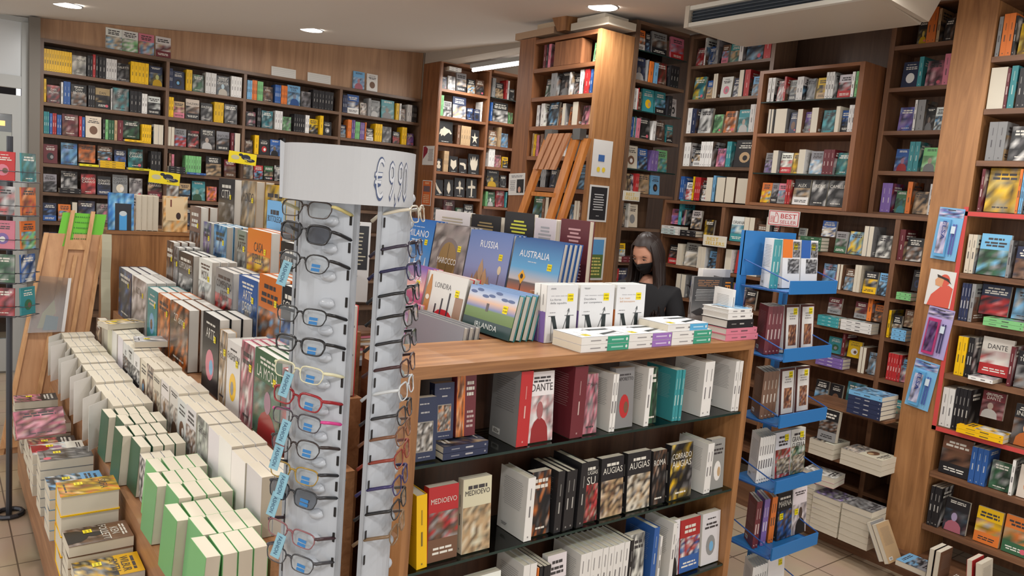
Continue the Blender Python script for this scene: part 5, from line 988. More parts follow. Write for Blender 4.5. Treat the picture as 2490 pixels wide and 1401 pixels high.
P_ = [(.363,4.70,.56,5,.21,.14,'kp',3,'black and pink',''),(.375,4.48,.53,4,.21,.14,'ek',5,'silver grey',''),(.38,4.27,.55,4,.2,.14,'nk',8,'dark brown',''),(.375,4.08,.50,4,.21,.14,'kr',12,'black red',''),(.37,3.87,.54,4,.22,.14,'wr',17,'white sketch',''),
      (.375,3.62,.59,6,.21,.14,'ek',21,'grey thriller','DAX'),(.38,3.36,.56,5,.21,.15,'sk',26,'blue portrait',''),(.38,3.03,.655,4,.205,.15,'yo',31,'yellow and orange','SOFIA'),(.382,2.84,.545,5,.215,.145,'nk',37,'dim olive','KEN FOLLETT'),
      (.385,2.66,.50,4,.215,.15,'yk',43,'bright yellow','WILBUR SMITH'),(.39,2.44,.47,3,.22,.15,'vs',47,'violet floral','')]
for x, y, zt, n, L, w, cc, sd, lab, ti in P_: pile(x-.02, y, zt, n, 0, L, w, cc, sd, lab, 0, ti, hard=sd == 31, pages=PAGES)
o = hero_book('paperback_book', T(.345,3.92,.655) @ RZ(-PI/2) @ RY(R(0)) @ RX(-R(62)), .20, .13, .02, 'p', 'n', 51, uniq('paperback with pink face cover tilted over the ledge piles'), None, '', style=1)
o.matrix_world = T(.40,4.02,.575) @ RZ(R(8)) @ RX(-R(35))
# small upright book at the far corner and books leaning there
hero_book('art_book', XF(.80) @ T(-5.1,.02,.73), .16, .19, .05, 'n', 'a', 61, uniq('small brown hardback leaning at the far end of island'), None, '', style=1)

# ------------------------------------------------------------------ low case behind the island with two big novels on it
lc = empty('low_case', T(.935,5.72,0), uniq('low wooden case with plain back panel behind the island'), 'cabinet')
for nm, b in (('back_panel',(.0,.62,.0,.015,.0,1.392)),('top_board',(-.01,.64,-.01,.3,1.393,1.415)),('side_panel',(.0,.02,.016,.29,0,1.392)),('side_panel',(.6,.62,.016,.29,0,1.392))):
    m = MB(); m.box(*b); m.build(nm, lc, (WDG['Z'] if nm != 'top_board' else WDG['X'],))
LT = T(.935,5.72,1.4165)
def f_arch(mb, P, w, h, rng):
    pic(mb, P, 0, 0, w, h, [(60,140,210),(120,190,230),(40,110,190)], rng, .0012); quad(mb, P, .25*w, .0, .9*w, .72*h, (34,36,44), .0016); quad(mb, P, .42*w, 0, .72*w, .45*h, (70,150,210), .002); ell(mb, P, .57*w, .45*h, .15*w, .07*h, (190,200,205), .0024)
def f_sun(mb, P, w, h, rng):
    pic(mb, P, 0, 0, w, h, [(222,190,140),(226,160,80),(214,196,160)], rng, .0012); quad(mb, P, .1*w, .32*h, .85*w, .95*h, (220,196,156), .0016); ell(mb, P, .62*w, .45*h, .1*w, .1*h, (60,44,40), .002); quad(mb, P, .28*w, .7*h, .34*w, .9*h, (110,50,40), .002)
hero_book('novel', LT @ T(.085,.03,0) @ RX(-R(3)), .155, .25, .03, 'b', 'k', 3, uniq('blue hardback with black arch on the low case'), None, extra=f_arch)
hero_book('novel', LT @ T(.43,.03,0) @ RX(-R(3)), .16, .25, .03, 'a', 'o', 4, uniq('orange sunburst hardback on the low case'), None, extra=f_sun)
b0 = None
for i in range(4):
    M4 = LT @ T(.195+i*.036,.11,0) @ RZ(-PI/2); lab = uniq('cream-edged novel, %s of four between blue and orange hardbacks' % ORD[i+1])
    if b0 is None: b0 = hero_book('novel', M4, .16, .243, .034, 'c', 'a', 9, lab, 'pages-out novels on the low case')
    else: q = copy_tree(b0); q.matrix_world = M4; tag(q, lab, 'book', 'pages-out novels on the low case')
m = MB(); N = 14
for k in range(N):
    z0, z1 = 1.40-k*.05, 1.40-(k+1)*.05; f0, f1 = -.03-.012*math.sin(k*.8), -.03-.012*math.sin((k+1)*.8)
    m.face([(.0,f0,z0),(.055,f0-.01,z0),(.055,f1-.01,z1),(.0,f1,z1)], (176,172,150)); 
o = m.build('paper_strip', None, (PAPER,)); o.matrix_world = T(.878,5.60,0); tag(o, 'long pale paper strip hanging beside the low case', 'paper')
b0 = None
for i in range(10):
    M4 = T(.74,6.18,.618+i*.034) @ Matrix(((0,0,1,0),(-1,0,0,0),(0,-1,0,0),(0,0,0,1))); c = 'y' if i > 6 else 'c'
    lab = uniq('%s book, %s up in pile behind the easel board' % ('yellow-spined' if i > 6 else 'cream', ORD[i+1])); b0 = hero_book('novel', M4, .14, .12, .032, c, 'c', 70+i, lab, 'pile behind the easel board', hard=False)
m = MB(); m.box(.68,.92,6.06,6.3,0,.6); tag(m.build('storage_box', None, (WDG['Z'],)), 'plain wooden box carrying the pile behind the easel board', 'box')

# ------------------------------------------------------------------ easel board with a green sheet
A_ = [Vector(v) for v in ((0.566, 5.680, 1.388), (0.911, 5.680, 1.384), (0.721, 5.120, 0.863), (0.310, 5.450, 0.152), (0.699, 5.450, 0.102))]
ez = empty('display_easel', Matrix.Identity(4), uniq('tall slanting wooden easel board with slats beside the island'), 'easel')
TL, TR, BL, BR = A_[0], A_[1], A_[3], A_[4]; BL.z = .03; BR.z = .03; nrm = (TR-TL).cross(BL-TL).normalized(); nrm = nrm if nrm.y < 0 else -nrm
def qp(s, t, o=0): return TL*(1-s)*(1-t)+TR*s*(1-t)+BL*(1-s)*t+BR*s*t + nrm*o
def slab(par, nm, s0, s1, t0, t1, o0, o1, mat):
    m = MB(); m.hexa([qp(s0,t1,o0),qp(s1,t1,o0),qp(s1,t0,o0),qp(s0,t0,o0),qp(s0,t1,o1),qp(s1,t1,o1),qp(s1,t0,o1),qp(s0,t0,o1)]); return m.build(nm, par, (mat,))
EW = wood('easel_wood', (176,128,84), (212,166,118), 'Z', 1, .5); EWD = wood('easel_board', (172,126,88), (204,158,116), 'Z', .6, .5)
slab(ez, 'board', 0, 1, 0, 1, -.012, 0, EWD)
for s in (.0,.36,.70,.93): slab(ez, 'slat', s, s+.07, -.11 if s in (.36,.70) else 0, 1, .001, .022, EW)
slab(ez, 'slat', .54, .60, .1, 1, .001, .018, EW)
slab(ez, 'cross_bar', .43, .70, .03, .075, .001, .02, EW); slab(ez, 'cross_bar', .0, 1, .93, .97, .0225, .04, EW)
m = MB(); a = qp(.9,.45,-.02); bar(ez, 'rear_leg', a, (a.x+.12, a.y+.35, .02), .03, .03, EW)
gs = MB(); N = 6
for i in range(N):
    for sgn in (0,):
        s0, s1 = .24+.74*i/N, .24+.74*(i+1)/N; w0, w1 = .004*math.sin(i), .004*math.sin(i+1)
        a, b = qp(s0, -.10, -.004+w0), qp(s1, -.10, -.004+w1); c_, d_ = qp(s1-.02, .06, -.003+w1), qp(s0-.02, .06, -.003+w0)
        gs.face([a, b, c_, d_], (112,190,70)); gs.face([v-nrm*.0015 for v in (d_, c_, b, a)], (100,176,64))
g_ = gs.build('green_sheet', None, (PAPER,)); tag(g_, 'bright green handwritten sheet clipped at top of the easel', 'sheet')
gt = MB(); rg = random.Random(4)
for k in range(5):
    for j in range(7):
        s, t = .46+j*.035+rg.random()*.01, -.085+k*.026; gt.face([qp(s,t,.003),qp(s+.02,t+.002,.003),qp(s+.02,t+.006,.003),qp(s,t+.005,.003)], (50,110,40))
gt.build('lettering', g_, (PRINT,))
sl = MB(); sl.hexa([qp(.05,.46,.03),qp(.58,.46,.045),qp(.54,.21,.045),qp(.06,.20,.03),qp(.05,.46,.031),qp(.58,.46,.046),qp(.54,.21,.046),qp(.06,.20,.031)]); so = sl.build('plastic_sleeve', None, (SLEEVE,)); tag(so, 'clear plastic sleeve with perforated edge hanging on the easel', 'sleeve')
s2 = MB(); s2.hexa([qp(.55,.46,.0465),qp(.60,.46,.0465),qp(.56,.21,.0465),qp(.51,.21,.0465),qp(.55,.46,.0475),qp(.60,.46,.0475),qp(.56,.21,.0475),qp(.51,.21,.0475)], (210,208,206)); s2.build('punched_edge', so, (PRINT,))
s3 = MB(); s3.hexa([qp(.27,.45,.024),qp(.48,.45,.028),qp(.47,.39,.028),qp(.28,.38,.024),qp(.27,.45,.026),qp(.48,.45,.030),qp(.47,.39,.030),qp(.28,.38,.026)], (40,124,150)); tag(s3.build('bookmark_card', None, (PRINT,)), 'small teal card inside the plastic sleeve', 'card')
s4 = MB(); s4.face([qp(.18,.44,.022),qp(.26,.44,.022),qp(.42,.37,.022),qp(.36,.31,.022),qp(.22,.37,.022)], (200,196,130)); tag(s4.build('leaf_paper', None, (PAPER,)), 'pale yellow leaf-shaped paper inside the plastic sleeve', 'paper')

# ------------------------------------------------------------------ greeting card carousel by the door
cr_ = empty('card_carousel', T(.306,4.545,0), uniq('wire greeting card carousel beside the shop door'), 'card rack')
WIRE = flat('dark_wire', (70,72,78), .4, .6)
m = MB(); m.tube([(0,0,0),(0,0,1.95)], .014, 8); m.build('pole', cr_, (WIRE,))
m = MB(); m.tube([(.062*math.cos(a*PI/6), .062*math.sin(a*PI/6), .012) for a in range(12)], .012, 6, closed=True); m.build('base_ring', cr_, (WIRE,))
rc = random.Random(8); tints = ['rp','po','or','ge','rw','tg','pv','yb','bw','wr','er','ol']
for lv in range(5):
    z = 1.067+lv*.166
    for a_i, (ang, rr) in enumerate(((-112,.08),(-40,.085),(-185,.08))):
        b4 = RZ(R(ang+90)) @ T(0,-rr,z)
        m = MB()
        for q in (0,.05): m.tube([(-.06,-.03,q),(.06,-.03,q),(.06,.0,q),(-.06,.0,q)], .002, 5, closed=True)
        w_ = m.build('wire_pocket', cr_, (WIRE,)); w_.matrix_local = b4
        cc = tints[(lv*3+a_i*5) % 12]; mb = MB(); mb.box(-.052,.052,-.012,-.004,0,.138,PAL[cc[0]]); art(mb, lambda x, y, o: (-.052+x,-.012-o,y), .104, .138, cc[0], cc[1], 200+lv*7+a_i)
        o = mb.build('greeting_card', None, (GLOSS,)); o.matrix_world = T(.306,4.545,0) @ b4 @ T(0,-.003,.004) @ RX(-R(2))
        tag(o, uniq('%s greeting card, %s tier from top, %s side of carousel' % (WORD[cc[0]], ORD[5-lv], ('front','island','door')[a_i])), 'greeting card', 'greeting cards on the carousel')

# ------------------------------------------------------------------ travel books on terraces behind the front bookcase
tv = empty('display_terrace', Matrix.Identity(4), uniq('wooden terraces carrying travel books behind the front bookcase'), 'display table')
for x0, x1, y0, y1, z in ((1.40,1.54,2.16,2.80,1.20),(1.541,1.93,2.16,2.98,1.346),(1.931,2.17,2.16,3.75,1.40),(2.171,2.33,2.16,3.75,1.44)):
    m = MB(); m.box(x0, x1, y0, y1, 0, z); m.build('step', tv, (WDO['Y'],))
def tbook(x, base, ya, yb, zt, t, n, c1, c2, ti, lab, th, fn, word, back=None, st=(.8,.62)):
    w = ya-yb-.004; h = (zt-base)/math.cos(R(th)); first = None; g = 'copies of the '+lab+' book' if n > 1 else None
    for i in range(n):
        M4 = XF(x) @ T(-(ya+yb)/2, .004+i*(t+.004), base+.001+t*math.sin(R(th))) @ RX(-R(th)) @ T(0,t/2,0)
        L = uniq(('%s travel book, front copy on the %s terrace' if i == 0 else '%s travel book, '+ORD[i+1]+' copy on the %s terrace') % (lab, word))
        if first is None: first = hero_book('travel_book', M4, w, h, t, c1, c2, sum(map(ord, lab))+3, L, g, '', style=9, sticker=st if fn else False, gloss=True, extra=fn, pages=PAGEW, back=back)
        else:
            q = copy_tree(first); q.matrix_world = M4; tag(q, L, 'book', g)
            for ch in list(q.children):
                if ch.name.startswith('price_sticker'): bpy.data.objects.remove(ch)
def grad(mb, P, w, h, stops, o=.0012):
    for (y0, c0), (y1, c1) in zip(stops, stops[1:]): mb.face([P(0,y0*h,o),P(w,y0*h,o),P(w,y1*h,o),P(0,y1*h,o)], [c0,c0,c1,c1])
def f_aus(mb, P, w, h, g):
    grad(mb, P, w, h, [(0,(160,92,66)),(.18,(190,120,90)),(.34,(100,96,96)),(.36,(196,190,190)),(.55,(90,160,206)),(1,(44,84,140))])
    put_text(mb, P, 'AUSTRALIA', .46*w, .72*h, .1*h, .62*w, (224,226,228), o=.002); lines(mb, P, .34*w, .64*h, .54*w, .67*h, 1, (180,196,210), .002, g)
    poly(mb, P, w, h, [(.2,.42),(.28,.52),(.36,.42),(.28,.3)], (226,166,30), .002); quad(mb, P, .27*w, .2*h, .29*w, .34*h, (60,50,40), .0018); ell(mb, P, .28*w, .42*h, .03*w, .04*h, (40,30,24), .0028, 8)
def f_rus(mb, P, w, h, g):
    grad(mb, P, w, h, [(0,(120,110,130)),(.4,(130,140,186)),(1,(92,116,170))])
    put_text(mb, P, 'RUSSIA', .5*w, .74*h, .11*h, .42*w, (224,226,228), o=.002)
    for cx, tp, ww, c in ((.40,.56,.06,(170,140,110)),(.32,.36,.07,(150,120,96)),(.5,.42,.07,(176,140,104)),(.22,.3,.05,(140,110,96)),(.6,.3,.05,(150,126,104))):
        poly(mb, P, w, h, [(cx-ww,0),(cx+ww,0),(cx+ww,tp-.16),(cx,tp),(cx-ww,tp-.16)], c, .002)
    ell(mb, P, .82*w, .42*h, .04*w, .07*h, (206,190,160), .002); quad(mb, P, .81*w, 0, .83*w, .36*h, (90,84,100), .0018)
def f_mar(mb, P, w, h, g):
    pic(mb, P, 0, 0, w, h, [(146,134,130),(130,118,118),(156,146,142)], g, .0012); ell(mb, P, .5*w, .42*h, .32*w, .36*h, (120,106,104), .0016, 18); ell(mb, P, .5*w, .40*h, .26*w, .31*h, (142,112,66), .002, 18)
    quad(mb, P, .24*w, 0, .76*w, .4*h, (140,110,64), .002); quad(mb, P, .495*w, 0, .505*w, .68*h, (90,66,44), .0026); put_text(mb, P, 'MAROCCO', .5*w, .34*h, .1*h, .56*w, (226,220,214), o=.003)
def f_mil(mb, P, w, h, g):
    grad(mb, P, w, h, [(0,(120,160,206)),(.5,(60,130,196)),(1,(30,104,180))]); put_text(mb, P, 'MILANO', .5*w, .7*h, .12*h, .7*w, (224,226,228), o=.002); lines(mb, P, .3*w, .86*h, .7*w, .88*h, 1, (200,214,226), .002, g); lines(mb, P, .25*w, .62*h, .75*w, .66*h, 1, (200,214,226), .002, g)
    for k in range(5): poly(mb, P, w, h, [(.14+.17*k,0),(.24+.17*k,0),(.2+.17*k,.36+.1*(k % 2)),(.18+.17*k,.36+.1*(k % 2))], (200,206,216), .002)
def f_lon(mb, P, w, h, g):
    quad(mb, P, 0, 0, w, h, (206,204,198), .0012); put_text(mb, P, 'LONDRA', .42*w, .66*h, .12*h, .42*w, (110,108,108), o=.002)
    poly(mb, P, w, h, [(.0,0),(.14,0),(.14,.6),(.09,.92),(.06,.92),(.0,.6)], (176,120,66), .002); ell(mb, P, .07*w, .4*h, .05*w, .06*h, (214,206,190), .0028); ell(mb, P, .55*w, .02*h, .24*w, .2*h, (176,36,44), .002)
    for cx, tp in ((.3,.3),(.45,.45),(.62,.6)): quad(mb, P, cx*w, .05*h, (cx+.035)*w, tp*h, (50,48,54), .0024)
    quad(mb, P, .78*w, 0, .97*w, .55*h, (150,120,100), .002)
def f_irl(mb, P, w, h, g):
    grad(mb, P, w, h, [(.28,(96,120,60)),(.5,(110,134,80)),(.54,(120,130,170)),(.68,(214,176,150)),(.8,(190,196,210)),(1,(120,150,196))]); quad(mb, P, 0, 0, w, .28*h, (44,66,66), .0014)
    for k in range(7): ell(mb, P, (.1+.13*k)*w, (.86+.07*math.sin(k*2))*h, .07*w, .035*h, (84,100,140), .002, 10)
    quad(mb, P, .42*w, .48*h, .47*w, .66*h, (90,80,80), .002); put_text(mb, P, 'IRLANDA', .5*w, .1*h, .12*h, .46*w, (214,218,214), o=.002)
def f_enz(mb, P, w, h, g):
    grad(mb, P, w, h, [(0,(150,50,96)),(.4,(190,90,130)),(.5,(226,170,150)),(1,(110,84,160))]); put_text(mb, P, 'PROVENZA', .5*w, .66*h, .12*h, .8*w, (226,220,230), o=.002)
def f_pur(mb, P, w, h, g):
    pic(mb, P, 0, 0, w, h, [(186,130,200),(220,150,190),(160,130,210),(200,180,210)], g, .0012)
T2 = (2.0, 1.402)
tbook(1.97,1.402,3.60,3.298,1.695,.02,3,'b','w','','bright blue cathedral',8,f_mil,'upper'); tbook(1.97,1.402,3.292,2.985,1.690,.02,3,'e','n','','grey archway',8,f_mar,'upper')
tbook(1.97,1.402,2.979,2.643,1.684,.02,3,'b','w','','pale blue domes',8,f_rus,'upper'); tbook(1.97,1.402,2.632,2.305,1.678,.022,4,'b','o','','deep blue outback',8,f_aus,'upper')
tbook(1.585,1.348,2.96,2.69,1.525,.022,3,'p','v','','purple lavender',10,f_enz,'middle'); tbook(1.585,1.348,2.672,2.385,1.524,.026,2,'w','r','','white city',10,f_lon,'middle',back='r')
tbook(1.585,1.348,2.375,2.07,1.508,.024,4,'g','w','','green coast',12,f_irl,'middle',back='t'); tbook(1.445,1.202,2.78,2.56,1.40,.02,3,'p','v','','mauve clouds',6,f_pur,'lower')
tbook(1.445,1.202,2.555,2.17,1.385,.02,3,'e','e','','plain grey',6,None,'lower')
# row of backs above them
def f_backtxt(cc):
    def f_(mb, P, w, h, g): lines(mb, P, .2*w, .55*h, .8*w, .9*h, 7, cc, .0014, g, .5, .5); lines(mb, P, .15*w, .2*h, .85*w, .45*h, 6, mix(cc, (255,255,255), .4), .0014, g, .4, .1)
    return f_
for k, (ya, yb, zt, c, fc, lab) in enumerate(((3.66,3.31,1.75,'w',(180,170,150),'white'),(3.30,3.04,1.748,'k',(150,130,90),'black bronze-lettered'),(3.01,2.78,1.78,'k',(206,206,70),'black lime-lettered'),(2.775,2.62,1.765,'w',(160,160,164),'pale grey'),(2.59,2.40,1.774,'m',(196,150,150),'dusty red'))):
    o = hero_book('hardcover_book', XF(2.22) @ T(-(ya+yb)/2,.02,1.442), ya-yb-.004, zt-1.442, .03, c, c, 300+k, uniq(lab+' book back standing behind the upper terrace books'), 'book backs standing on the top terrace', style=9, extra=f_backtxt(fc))
m = MB(); m.box(1.73,1.755,2.11,2.155,1.345,1.52); tag(m.build('wooden_divider', None, (WDO['Z'],)), 'short dark wooden divider beside the green coast books', 'divider')

# ------------------------------------------------------------------ white business books on the front bookcase
def f_M(accent, t1, t2):
    def f_(mb, P, w, h, g):
        quad(mb, P, 0, 0, w, h, (216,217,218), .0012); put_text(mb, P, t1, .12*w, .73*h, .035*h, .34*w, accent, align='l', o=.002)
        if t2: put_text(mb, P, t2, .12*w, .67*h, .035*h, .52*w, accent, align='l', o=.002)
        lines(mb, P, .1*w, .92*h, .3*w, .95*h, 2, (120,120,124), .002, g); lines(mb, P, .12*w, .8*h, .7*w, .82*h, 1, (170,170,174), .002, g); lines(mb, P, .1*w, .51*h, .32*w, .53*h, 1, (130,130,134), .002, g)
        poly(mb, P, w, h, [(.16,.455),(.29,.455),(.47,.03),(.37,.03)], (34,44,46), .002); quad(mb, P, .66*w, .03*h, .78*w, .46*h, (34,44,46), .002); quad(mb, P, .08*w, .455*h, .3*w, .465*h, (60,66,68), .002); quad(mb, P, .6*w, .46*h, .9*w, .47*h, (60,66,68), .002)
        poly(mb, P, w, h, [(.46,.03),(.475,.03),(.75,.58),(.73,.58)], (80,84,86), .0024); poly(mb, P, w, h, [(.66,.52),(.73,.6),(.76,.5),(.72,.56)], (80,84,86), .0026); quad(mb, P, .18*w, .03*h, .195*w, .45*h, (70,74,76), .002)
    return f_
for k, (xa, xb, ac, cc, t1, t2) in enumerate(((1.713,1.864,(120,122,128),'v','La forza','della squadra'),(1.870,2.048,(120,122,128),'v','Decidere','per competere'),(2.055,2.217,(206,160,120),'o','Le reti','dell innovazione'))):
    w = xb-xa-.006
    for i in range(2):
        lab = uniq('white business book with big black M, %s, %s' % (('violet spine, beside the travel books','in the middle','orange spine, beside the woman')[k], ('front copy','rear copy')[i]))
        o = hero_book('business_book', T((xa+xb)/2,2.05+i*.036,1.3492) @ RX(-R(2)), w, .205, .032, 'w', 'w', 400+k, lab, 'upright white business books', style=9, extra=f_M(ac, t1, t2), sticker=(.76,.78) if i == 0 else False, pages=PAGEW, hard=False)
        m = MB(); m.box(-w/2-.0022, -w/2-.0013, -.016, .016, .0, .11, PAL[cc]); m.build('spine_band', o, (PRINT,))
def flatM(xa, xb, lv, y, cc, lab, n0=0):
    L = xb-xa-.004; w = .15; t = .0262
    Bm = Matrix(((0,0,-1,0),(1,0,0,0),(0,-1,0,0),(0,0,0,1)))
    o = hero_book('business_book', T(xa+L, y+w/2, 1.3485+t*(lv+.5)) @ Bm, w, L, t-.0008, 'w', 'w', 410, uniq(lab), 'flat white business books', style=9, extra=f_M((120,122,128), 'La forza', ''), sticker=(.2,.8), pages=PAGES, hard=False)
    m = MB(); m.box(-w/2-.0022, -w/2-.0013, -t/2+.001, t/2-.001, .0, L*.46, PAL[cc]); P = lambda x, yy, q: (-w/2-.0022-q, t/2-x, yy)
    ell(m, P, t*.5, L*.05, .006, .005, (214,220,218), .0006, 8); quad(m, P, t*.4, L*.12, t*.6, L*.38, mix(PAL[cc],(255,255,255),.5), .0006); m.build('spine_band', o, (PRINT,))
X1, X2, X3, X4 = 1.737, 1.966, 2.193, 2.424
TEAL2 = (58,150,120); PAL['G'] = TEAL2; PAL['V'] = (150,110,180); PAL['S'] = (84,164,208)
for lv in range(2):
    nm = ('lower','upper')[lv]
    flatM(X1, X2, lv, 1.864, 'G', nm+' flat white book with green spine half, beside M books'); flatM(X2, X3, lv, 1.866, 'V', nm+' flat white book with violet spine half, middle pile'); flatM(X3, X4, lv, 1.866, 'G', nm+' flat white book with green spine half, by the grey booklet')
flatM(X3-.02, X4-.02, 2, 1.872, 'S', 'top flat white book with sky blue spine half')
# booklet with orange lettering and the pile beside it
def f_flay(mb, P, w, h, g):
    grad(mb, P, w, h, [(0,(96,98,100)),(.3,(150,150,150)),(.45,(110,112,114)),(.6,(60,60,62)),(1,(52,50,50))]); lines(mb, P, .08*w, .82*h, .95*w, .95*h, 4, (150,104,70), .002, g, .4, .2); lines(mb, P, .08*w, .56*h, .95*w, .78*h, 8, (170,170,170), .002, g, .35, .1)
    poly(mb, P, w, h, [(0,.36),(.3,.44),(.6,.34),(1,.3),(1,.26),(.5,.3),(.2,.3)], (60,60,62), .002)
fo = hero_book('booklet', T(2.607,2.06,1.3485) @ RZ(-R(10)), .155, .235, .014, 'e', 'k', 501, uniq('grey booklet with orange spine letters standing open beside the pile'), None, style=9, extra=f_flay)
m = MB(); m.box(.0785,.0795,-.007,.05,0,.235,(40,38,38)); P = lambda x, y, q: (.0795+q, -.007+x, y); 
m.box(.0795,.14,-.008,-.006,0,.235,(44,42,42)); P = lambda x, y, q: (.0795+x,-.008-q,y); put_text(m, P, 'IFLAYER', .014, .215, .03, .19, (226,140,40), align='l', rot=True, o=.001); m.build('lettered_spine', fo, (PRINT,))
hero_book('booklet', T(2.720,2.115,1.3485) @ RZ(-R(8)), .16, .262, .03, 'w', 'w', 503, uniq('thick white book standing behind the grey booklet'), None, style=9)
hero_book('booklet', T(2.608,1.965,1.3485) @ RZ(R(75)), .12, .20, .014, 'w', 'w', 505, uniq('thin white booklet leaning edge-on beside the short pile'), None, style=9)
XA, XB = 2.467+.045, 2.703
for i, (cc, t, lab) in enumerate((('p',.026,'lowest salmon spined'),('p',.026,'second salmon spined'),('k',.034,'black spined'),('w',.026,'white spined'),('w',.018,'blue and white topmost'))):
    z = 1.3485+sum((.026,.026,.034,.026,.018)[:i]); Bm = Matrix(((0,0,-1,0),(1,0,0,0),(0,-1,0,0),(0,0,0,1))); L = XB-XA+(.02 if i < 2 else 0)-.01*i
    hero_book('hardcover_book', T(XA+L, 1.865+.065, z+t/2) @ Bm, .13, L, t-.001, cc, 's' if i == 4 else 'w', 520+i, uniq(lab+' book in the short pile at the bookcase end'), 'books in the short pile at the bookcase end', style=3 if i == 4 else 9, pages=PAGEW)

# ------------------------------------------------------------------ blue book rack
rk = empty('book_rack', Matrix.Identity(4), uniq('tall blue metal rack with wire-sided trays of books'), 'rack')
TRY = [(2.755,3.095,1.558),(2.772,3.118,1.277),(2.797,3.145,.995),(2.827,3.175,.705),(2.861,3.21,.40),(2.89,3.24,.10)]
m = MB(); m.box(2.735,2.775,1.99,2.01,.0,1.79); m.box(3.06,3.10,1.99,2.01,.0,1.79); m.box(2.735,3.10,1.985,1.995,1.60,1.79); m.build('back_frame', rk, (BLUEM,))
RB = [[('t','S',2),('o','F',1,'w'),('b','F',1,'w')],[('m','S',4),('w','F',1,'m'),('w','F',1,'m')],[('n','S',4),('w','F',1,'n'),('w','F',1,'n')],[('w','S',6),('w','F',1,'r'),('w','F',1,'g')],[('m','S',2),('v','S',2),('o','S',2),('k','F',1,'b'),('w','F',1,'k')],[('w','S',6),('w','F',1,'r')]]
TITR = [['','',''],['','',''],['','',''],['','','GRANDE GUERRA'],['','','','MARNA',''],['','','']]
for k, (x0, x1, z) in enumerate(TRY):
    m = MB(); m.box(x0-.01, x1, 1.77, 1.985, z-.006, z); m.build('tray', rk, (BLUEM,))
    m = MB(); m.box(x0-.004, x1, 1.757, 1.764, z-.008, z+.047); m.build('front_lip', rk, (BLUEM,))
    for xx in (x0-.012, x1+.004):
        m = MB(); m.tube([(xx,1.985,z+.11),(xx,1.765,z+.045)], .0028, 6); m.tube([(xx,1.985,z),(xx,1.765,z+.0)], .0028, 6); m.build('side_wire', rk, (BLUEW,))
    xx = x0+.0; j = 0
    wS = sum(b[2] for b in RB[k] if b[1] == 'S'); sp = .105/max(wS,1); sp = min(sp, .026); wF = (x1-x0-.012-sp*wS)/max(1, sum(b[2] for b in RB[k] if b[1] == 'F')); wF = min(wF, .132)
    hb = .205 if k != 4 else .215
    for bi, b in enumerate(RB[k]):
        if b[1] == 'S':
            first = None
            for i in range(b[2]):
                j += 1; M4 = T(xx+sp*(i+.5)+.035, 1.905, z+.002) @ RZ(PI/2-R(36)); lab = uniq('%s spine book, %s from wood post, %s tray of blue rack' % (WORD[b[0]], ORD[j], ORD[k+1]))
                if first is None: first = hero_book('history_book', M4, .11, hb, sp*.74, b[0] if k else 'w', 'w', 600+k*9+bi, lab, 'books in the %s tray of the blue rack' % ORD[k+1], hard=False, spine=b[0], back=b[0] if k else 'w')
                else: q = copy_tree(first); q.matrix_world = M4; tag(q, lab, 'book', 'books in the %s tray of the blue rack' % ORD[k+1])
            xx += sp*b[2]+.022
        else:
            j += 1; M4 = T(xx+wF/2, 1.865, z+.0035) @ RX(-R(5)); nm = WORD[b[0]]+' and '+WORD[b[3]]
            def f_rk(mb, P, w, h, g, k=k, b=b):
                if k == 0: quad(mb, P, 0, .62*h, .55*w, h, PAL[b[0]], .0014); quad(mb, P, 0, 0, w, .62*h, (214,214,214), .0014); pic(mb, P, .3*w, .3*h, .96*w, .6*h, [(60,60,62),(150,150,150)], g, .002); pic(mb, P, .58*w, .64*h, .96*w, .96*h, [(60,60,62),(150,150,150)], g, .002)
                if k in (1,2): quad(mb, P, 0, 0, w, h, (74,40,36), .0012); quad(mb, P, .14*w, .03*h, .94*w, .95*h, (216,212,206), .0016); pic(mb, P, .3*w, .14*h, .82*w, .58*h, [(150,90,60),(186,130,90),(90,60,60)], g, .002); lines(mb, P, .3*w, .68*h, .8*w, .84*h, 3, (150,146,142), .002, g)
                if k == 3: pic(mb, P, .1*w, .08*h, .95*w, .42*h, [(150,130,100),(90,84,80),(190,180,160)], g, .002)
            if k == 0: c_ = ('w','w')
            else: c_ = (b[0], b[3])
            hero_book('history_book', M4, wF-.004, hb, .024, c_[0], c_[1], 640+k*9+bi, uniq('%s book facing out, %s in the %s tray of rack' % (nm, ORD[j], ORD[k+1])), 'books in the %s tray of the blue rack' % ORD[k+1], TITR[k][bi] if bi < len(TITR[k]) else '', hard=False, style=None if k in (4,) else 0 if k == 3 else 9, extra=f_rk, sticker=(.72,.86) if k != 4 else (.25,.5), back='w'); xx += wF+.003

# ------------------------------------------------------------------ piles on the ledges behind the rack
def fpile(x, y, z0, n, t, L, w, c1, c2, lab, place, rot=0, top=None, spine_out=True, name='hardcover_book'):
    """lying books seen from the aisle side (-X): L along Y, w along X"""
    Bs = Matrix(((1,0,0,0),(0,0,1,0),(0,-1,0,0),(0,0,0,1))) if spine_out else Matrix(((-1,0,0,0),(0,0,-1,0),(0,-1,0,0),(0,0,0,1)))
    for i in range(n):
        M4 = T(x+w/2, y, z0+t*(i+.5)) @ RZ(R(rot+1.5*math.sin(i*3))) @ Bs @ T(0,0,-L/2)
        c_ = c1 if not top or i < n-1 else top
        pos = 'topmost' if i == n-1 else 'lowest' if i == 0 else ORD[i+1]+' up'
        lab_ = uniq('%s book, %s of the pile %s' % (lab, pos, place))
        if i in (0, n-1): base = hero_book(name, M4, w, L, t-.001, c_, c2, 700+i+int(y*100), lab_, 'pile of books '+place, hard=False)
        else: q = copy_tree(base); q.matrix_world = M4; tag(q, lab_, 'book', 'pile of books '+place)
fpile(4.06, 2.06, .812, 5, .026, .19, .17, 'd', 's', 'sky blue', 'on the small wall ledge', top='s')
